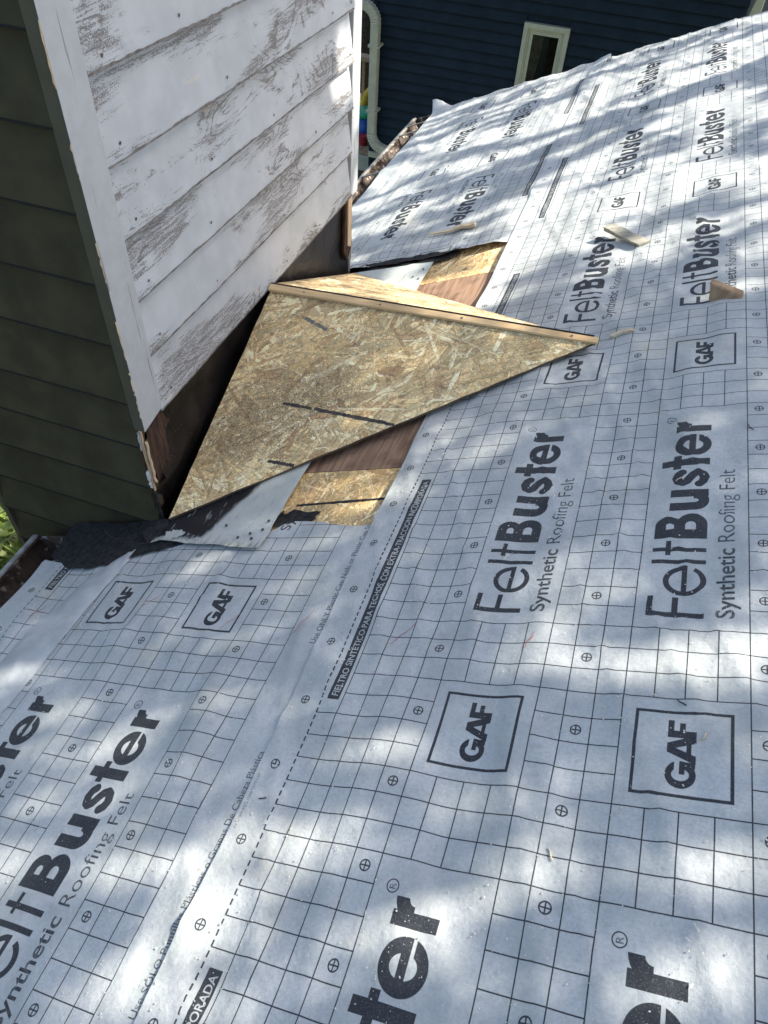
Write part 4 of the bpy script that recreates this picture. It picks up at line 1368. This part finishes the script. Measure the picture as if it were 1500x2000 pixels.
# cream return at the far right corner, pale lower wing behind
prism('eave_return', [Wd(19.45, YB - 1.4, -7.8), Wd(21.6, YB - 1.4, -8.6), Wd(21.4, YB - 1.4, -1.8), Wd(20.5, YB - 1.4, 0.5), Wd(20.2, YB - 1.4, -3.0)], Vector((0, 0.9 * C, 0)), M_CREAM, house, 0.004)
boxw('corner_trim', (BX0 - 0.35, YB - 0.12, ZG), (BX0 + 0.25, YB + 1.8, BZT), M_NAVY, house)
boxw('wing_wall', (BX1 + 0.2, YB + 10, ZG), (BX1 + 60, YB + 80, 6), mottled('grey_blue_wall', (0.16, 0.19, 0.23), 0.1, 3), house)
boxw('base_trim', (BX0 - 0.4, YB - 0.5, -43.4), (BX1, YB + 0.3, -42.2), M_CREAM, house)
prism('roof', [Wd(BX0 - 8, YB - 14, BZT), Wd(BX1 + 8, YB - 14, BZT), Wd((BX0 + BX1) / 2, YB - 14, BZT + 28)], Vector((0, 112 * C, 0)), M_TAR, house)  # unseen roof, low deep overhang added to keep sky light off the wall
# cream downspout with two corrugated elbows
pts = []
x0 = -49.5; yy = YB - 1.9
def arc(cx, cz, r, a0, a1, n=9): return [Wd(cx + r * math.cos(a0 + (a1 - a0) * i / n), yy, cz + r * math.sin(a0 + (a1 - a0) * i / n)) for i in range(n + 1)]
up_b = arc(x0 - 3.0, -16.3, 3.0, 0, math.pi * 0.5)
dn_b = arc(x0 + 3.2, -37.4, 3.2, math.pi, math.pi * 1.42)
dsp = tube('downspout', [Wd(x0, yy, -16.3), Wd(x0, yy, -25), Wd(x0 - 0.0, yy, -37.4)], 1.05 * C, M_CREAM, house, 16, flat=0.85)
for zz in (-20.5, -33.0): boxw('strap', (x0 - 1.2, yy / 1 - 1.1, zz), (x0 + 1.2, yy + 1.9, zz + 0.45), M_CREAM, house, 0.001)
def elbow(pts, tail):
    ring = []
    for i, p in enumerate(pts): ring.append(p)
    rr = []; pp = []
    for i in range(len(ring) - 1):
        pp += [ring[i], ring[i].lerp(ring[i + 1], 0.5)]; rr += [1.12 * C, 1.0 * C]
    pp += [ring[-1], tail]; rr += [1.12 * C, 1.05 * C]
    return tube('elbow', pp, rr, M_CREAM, dsp, 16, flat=0.85)
elbow(up_b, Wd(x0 - 7.5, yy, -13.25))
last = dn_b[-1]
elbow(dn_b, last + Vector((9 * C, 0, -2.6 * C)))

# ------------------------------------------------------------------ back yard glimpsed beyond the chimney
deck = empty('garden_deck', Wd(-62, 185, -50), 'timber deck with plank floor and rail behind the navy house', 'deck')
for i in range(9):
    y0_ = 166 + i * 2.6
    boxw('plank', (-92, y0_, -48.8), (-52.2, y0_ + 2.45, -48.0), M_DECKWOOD, deck)
boxw('rim_board', (-92, 165, -51.6), (-50.9, 165.8, -48.2), M_CREAM, deck)
boxw('post', (-61.2, 188.0, -62), (-59.2, 190.0, -34.5), M_DECKWOOD, deck, 0.003)
boxw('post', (-75, 188.0, -62), (-73, 190.0, -34.5), M_DECKWOOD, deck, 0.003)
boxw('rail', (-92, 187.6, -34.4), (-58.5, 190.6, -33.4), M_DECKWOOD, deck, 0.003)
for i in range(14):
    boxw('baluster', (-90 + i * 2.1, 188.6, -48), (-89.2 + i * 2.1, 189.4, -34.4), M_DECKWOOD, deck)


def lathe(name, c, prof, mat, parent=None, seg=20):
    vs, fs = [], []
    for r, h in prof:
        for k in range(seg):
            a = 2 * math.pi * k / seg
            vs.append(Wd(c[0] + r * math.cos(a), c[1] + r * math.sin(a), c[2] + h))
    for i in range(len(prof) - 1):
        for k in range(seg):
            a = i * seg + k; b_ = i * seg + (k + 1) % seg
            fs.append((a, b_, b_ + seg, a + seg))
    fs += [tuple(range(seg - 1, -1, -1)), tuple(range((len(prof) - 1) * seg, len(prof) * seg))]
    return obj(name, vs, fs, mat, parent, True)


tb = empty('toy_barrel', Wd(-59.2, 176, -48), 'blue plastic toy tub with a green rim on the deck', 'toy')
lathe('tub', (-59.2, 176, -48), [(2.2, 0), (2.6, 0.4), (2.9, 5.4)], M_BLUE, tb)
lathe('rim', (-59.2, 176, -48), [(2.9, 5.4), (3.15, 5.5), (3.15, 6.5), (2.7, 6.7)], M_GREEN, tb)
ty = empty('toy_slide', Wd(-61, 181, -48), 'yellow plastic toy behind the blue tub', 'toy')
tube('chute', [Wd(-62.5, 181, -47.8), Wd(-61.5, 181, -43), Wd(-60.6, 181, -39.6), Wd(-59.6, 181, -38.4), Wd(-58.4, 181, -38.6)], 1.0 * C, M_YEL, ty, 12)
boxw('foot', (-62.5, 180, -48), (-59, 182, -46.5), M_PINK, ty, 0.01)
o = lathe('toy_bucket', (-57.9, 171.5, -48), [(0.9, 0), (1.3, 2.2), (1.4, 2.3), (1.1, 2.2)], M_PINK)
tag(o, 'small red toy bucket in front of the blue tub', 'toy')


def leaf_cloud(name, centres, radii, per, size, mat, parent, seed):
    r = np.random.default_rng(seed)
    cs = np.repeat(np.array(centres), per, 0); rr = np.repeat(np.array(radii), per, 0)
    d = r.normal(size=cs.shape); d /= np.linalg.norm(d, axis=1)[:, None]
    pos = cs + d * (rr * r.random(len(cs)) ** 0.4)[:, None]
    return leaves_at(name, pos, size, mat, parent, r)


def leaves_at(name, pos, size, mat, parent, r):
    n = len(pos)
    a = r.normal(size=(n, 3)); a /= np.linalg.norm(a, axis=1)[:, None]
    b = r.normal(size=(n, 3)); b -= (a * b).sum(1)[:, None] * a; b /= np.linalg.norm(b, axis=1)[:, None]
    cx = np.cross(a, b)
    s = size * r.uniform(0.6, 1.25, n)[:, None]
    pts = [pos - a * s, pos + b * s * 0.5 + cx * s * 0.12, pos + a * s * 0.5 + b * s * 0.36 + cx * s * 0.1, pos + a * s * 1.05, pos + a * s * 0.5 - b * s * 0.36 + cx * s * 0.1, pos - b * s * 0.5 + cx * s * 0.12]
    off = np.zeros(3)
    if parent is not None: off = np.array(parent.location)
    vs = np.stack(pts, 1).reshape(-1, 3) - off
    q = np.arange(n)[:, None] * 6
    f = np.concatenate([q + np.array((0, 1, 4, 5))[None], q + np.array((1, 2, 3, 4))[None]], 1).reshape(-1, 4)
    f = np.concatenate([q + np.array((0, 1, 2, 3)), q + np.array((0, 3, 4, 5))], 1).reshape(-1, 4)
    me = bpy.data.meshes.new(name)
    me.vertices.add(len(vs)); me.vertices.foreach_set('co', vs.astype(np.float32).ravel())
    me.loops.add(f.size); me.loops.foreach_set('vertex_index', f.astype(np.int32).ravel())
    me.polygons.add(len(f)); me.polygons.foreach_set('loop_start', (np.arange(len(f)) * 4).astype(np.int32))
    me.update(calc_edges=True)
    me.materials.append(mat)
    o = link(bpy.data.objects.new(name, me))
    if parent is not None: o.parent = parent
    return o


# tree and hedge behind the yard
bt = empty('yard_tree', Wd(-86, 262, ZG), 'dark trunk of a yard tree seen between chimney and downspout', 'tree')
tube('trunk', [Wd(-84.5, 250, -64), Wd(-84, 250, -30), Wd(-83, 250, 20), Wd(-86, 255, 90)], [4.2 * C, 3.4 * C, 2.9 * C, 2.0 * C], M_TRUNK, bt, 12)
leaf_cloud('crown', [(-4.6, 12.7, 6.5), (-5.3, 13.8, 7.0), (-3.6, 13.2, 7.2), (-4.4, 14.6, 6.0)], [1.5, 1.6, 1.4, 1.5], 500, 0.13, M_LEAF, bt, 3)
hg = empty('hedge', Wd(-125, 350, ZG), 'sunlit yellow green hedge at the back of the yard', 'hedge')
leaf_cloud('leaves', [tuple(Wd(-190 + 12 * i, 352 + 6 * math.sin(i), -52 + 6 * math.sin(i * 1.7))) for i in range(12)], [0.8] * 12, 260, 0.10, M_SHRUB, hg, 5)
for i in range(5):
    tube('stem', [Wd(-190 + 33 * i, 352, ZG), Wd(-188 + 33 * i, 352, -48)], 0.03, M_TRUNK, hg, 6)

# shrub below the eave at the left
sb = empty('shrub', Wd(-64, 38, ZG), 'sunlit broad leaved shrub on the ground below the gutter', 'shrub')
leaf_cloud('foliage', [tuple(Wd(x, y, zz)) for x, y, zz in ((-64, 34, -58), (-60, 30, -57), (-67, 42, -57.5), (-58, 37, -59), (-70, 36, -59), (-62, 26, -58), (-66, 30, -60))], [0.28] * 7, 70, 0.075, M_SHRUB, sb, 6)
for i in range(6):
    tube('stem', [Wd(-64 + i, 36, ZG), Wd(-68 + 2.5 * i, 28 + 3 * i, -57)], [0.008, 0.004], M_TRUNK, sb, 5)

# ------------------------------------------------------------------ the trees whose leaves dapple the roof
LIT = np.array([[2.145, -3.413, 0.87, 0.405, 0.243, -1.263], [2.862, -2.171, 1.065, 0.45, 0.274, -1.541], [3.838, 0.808, 0.676, 0.24, 0.265, -1.89], [2.456, 0.396, 1.128, 0.454, 0.269, -1.875], [-10.482, -6.262, 0.647, 0.647, 0.279, -1.416], [-3.751, -9.659, 0.471, 0.402, 0.351, -1.376], [-1.998, -8.313, 0.634, 0.465, 0.326, -1.337], [0.738, -8.514, 0.824, 0.515, 0.371, -1.453], [-11.294, -3.774, 1.029, 0.969, 0.364, -2.17], [10.173, -1.54, 3.094, 0.549, 0.196, -1.045], [9.491, -2.637, 1.554, 0.321, 0.328, -1.624], [7.111, -0.686, 1.355, 0.365, 0.457, -2.723], [14.288, -4.706, 0.752, 0.037, 0.307, -1.232], [15.48, -3.564, 1.392, 0.008, 0.325, -1.375], [16.158, 1.834, 2.879, -0.043, 0.13, -0.859], [15.726, -1.378, 1.957, -0.005, 0.289, -1.433], [8.821, 8.493, 1.584, 0.264, 0.033, -0.819], [8.649, 6.476, 1.232, 0.222, 0.091, -1.326], [10.007, 5.468, 0.592, 0.088, 0.18, -2.123], [12.066, 5.298, 0.815, 0.077, 0.115, -1.283], [14.116, 5.704, 0.867, 0.035, 0.08, -0.924], [15.908, 6.297, 1.268, -0.009, 0.074, -0.928], [14.961, 4.708, 1.066, 0.02, 0.127, -1.229], [8.109, 9.475, 1.823, 0.328, 0.033, -1.719], [7.877, 5.164, 1.64, 0.339, 0.144, -1.662], [14.241, 19.576, 1.498, 0.04, -0.23, -1.769], [1.61, 45.578, 0.361, 0.065, -0.177, -0.395], [-0.518, 43.731, 0.492, 0.104, -0.136, -0.33], [4.622, 44.229, 0.661, 0.095, -0.255, -0.569], [-1.06, 38.813, 0.843, 0.198, -0.313, -0.901], [2.341, 51.199, 0.402, 0.064, -0.172, -0.328], [10.857, 39.044, 0.781, 0.052, -0.45, -1.092], [15.82, 32.95, 0.937, -0.003, -0.461, -1.327], [16.705, 38.076, 1.175, -0.018, -0.302, -0.693], [13.912, 2.981, 2.552, 0.125, 0.269, -2.092], [11.468, 1.309, 2.427, 0.301, 0.27, -1.811]])
S3 = np.array(SUN)
AX = np.cross(S3, (0, 0, 1)); AX /= np.linalg.norm(AX); BX = np.cross(AX, S3)


def gaps(w):
    """openness of the canopy in the plane across the sun's rays, w in metres."""
    a = w @ AX; b = w @ BX
    return 0.8 * vnoise(a * 7.5, b * 7.5, 101) + 0.85 * vnoise(a * 17.0, b * 17.0, 102) + 0.45 * vnoise(a * 1.7, b * 1.7, 103)


def canopy_points():
    r = np.random.default_rng(23)
    N = 110000
    v = r.uniform(-34, 40, N); u = r.uniform(-40, 118, N)
    w = (v[:, None] * SV + u[:, None] * SU) * C
    lit = np.zeros(N, bool)
    for cv, cu, a, b, c, d in LIT:
        q = (a * (v - cv) + b * (u - cu)) ** 2 + (c * (v - cv) + d * (u - cu)) ** 2
        lit |= q < 1.6
    g = gaps(w)
    # towards the gable edge the canopy thins out
    lit |= (u > 36) & (g > 0.12 - 0.34 * np.clip((u - 36) / 18, 0, 1) + np.where(v < -6, 0.20, 0))
    lit |= (u <= 36) & (g > 0.52)
    lit |= (u < 2.5) & (g > 0.40)
    lit |= r.random(N) < 0.55 * np.clip(vnoise(v * 0.3, u * 0.3, 107) * 3 + 0.3, 0, 1)
    lit |= (v > -13) & (v < -9) & (u > 38) & (u < 46.5)
    p1 = w[~lit]
    # leaves that keep the sun off the chimney's board face, bar its far edge
    M = 80000
    y = r.uniform(8, 52, M); z = r.uniform(-10, 34, M)
    far = ((y > 41.5) & (z > 7.4) & (z < 13)) & (y > 41.3 + np.abs(z - 9.5) * 0.35)
    far |= (y > 46)
    p2 = np.c_[np.full(M, XW), y, z][~far] * C
    pts = np.vstack([p1, p2])
    # the far slope of the cricket lies in the sun, the near slope in broken shade
    qa, qb = pts @ AX, pts @ BX
    def inside(tri):
        t = [(float(np.dot(np.array(p), AX)), float(np.dot(np.array(p), BX))) for p in tri]
        sg = [(t[(i + 1) % 3][0] - t[i][0]) * (qb - t[i][1]) - (t[(i + 1) % 3][1] - t[i][1]) * (qa - t[i][0]) for i in range(3)]
        return ((sg[0] > 0) & (sg[1] > 0) & (sg[2] > 0)) | ((sg[0] < 0) & (sg[1] < 0) & (sg[2] < 0))
    drop = (inside([Bn, Dn, An]) & (r.random(len(pts)) < 0.97)) | (inside([Cn, Bn, An]) & (r.random(len(pts)) < 0.14))
    pts = pts[~drop]
    t = r.uniform(5.0, 8.2, len(pts))
    return pts + S3 * t[:, None], r


cp, r_ = canopy_points()
# two trees share the foliage
tr1 = empty('maple_tree', Vector((5.2, 1.4, -3.1)), 'broad leafy tree beyond the ridge, nearer to the camera, shading the roof', 'tree', 'trees beyond the ridge')
tr2 = empty('maple_tree', Vector((4.8, 6.0, -3.1)), 'broad leafy tree beyond the ridge, farther off, dappling the gable end', 'tree', 'trees beyond the ridge')
split = cp[:, 1] < 3.7
leaves_at('crown', cp[split], 0.033, M_LEAF, tr1, r_)
leaves_at('crown', cp[~split], 0.033, M_LEAF, tr2, r_)
for tr, dy in ((tr1, 0), (tr2, 0)):
    b = tr.location
    tube('trunk', [b, b + Vector((0.1, 0.05, 3)), b + Vector((-0.2, 0.1, 6.5)), b + Vector((-0.5, 0.2, 9.5))], [0.28, 0.22, 0.15, 0.04], M_TRUNK, tr, 12)
    for k in range(9):
        a = k * 2.4; hgt = 5.5 + k * 0.4; L = 2.0 - 0.1 * k
        tube('limb', [b + Vector((-0.15, 0.08, hgt)), b + Vector((math.cos(a) * L * 0.5, math.sin(a) * L * 0.5, hgt + 0.9)), b + Vector((math.cos(a) * L, math.sin(a) * L, hgt + 1.3))], [0.07, 0.045, 0.015], M_TRUNK, tr, 7)
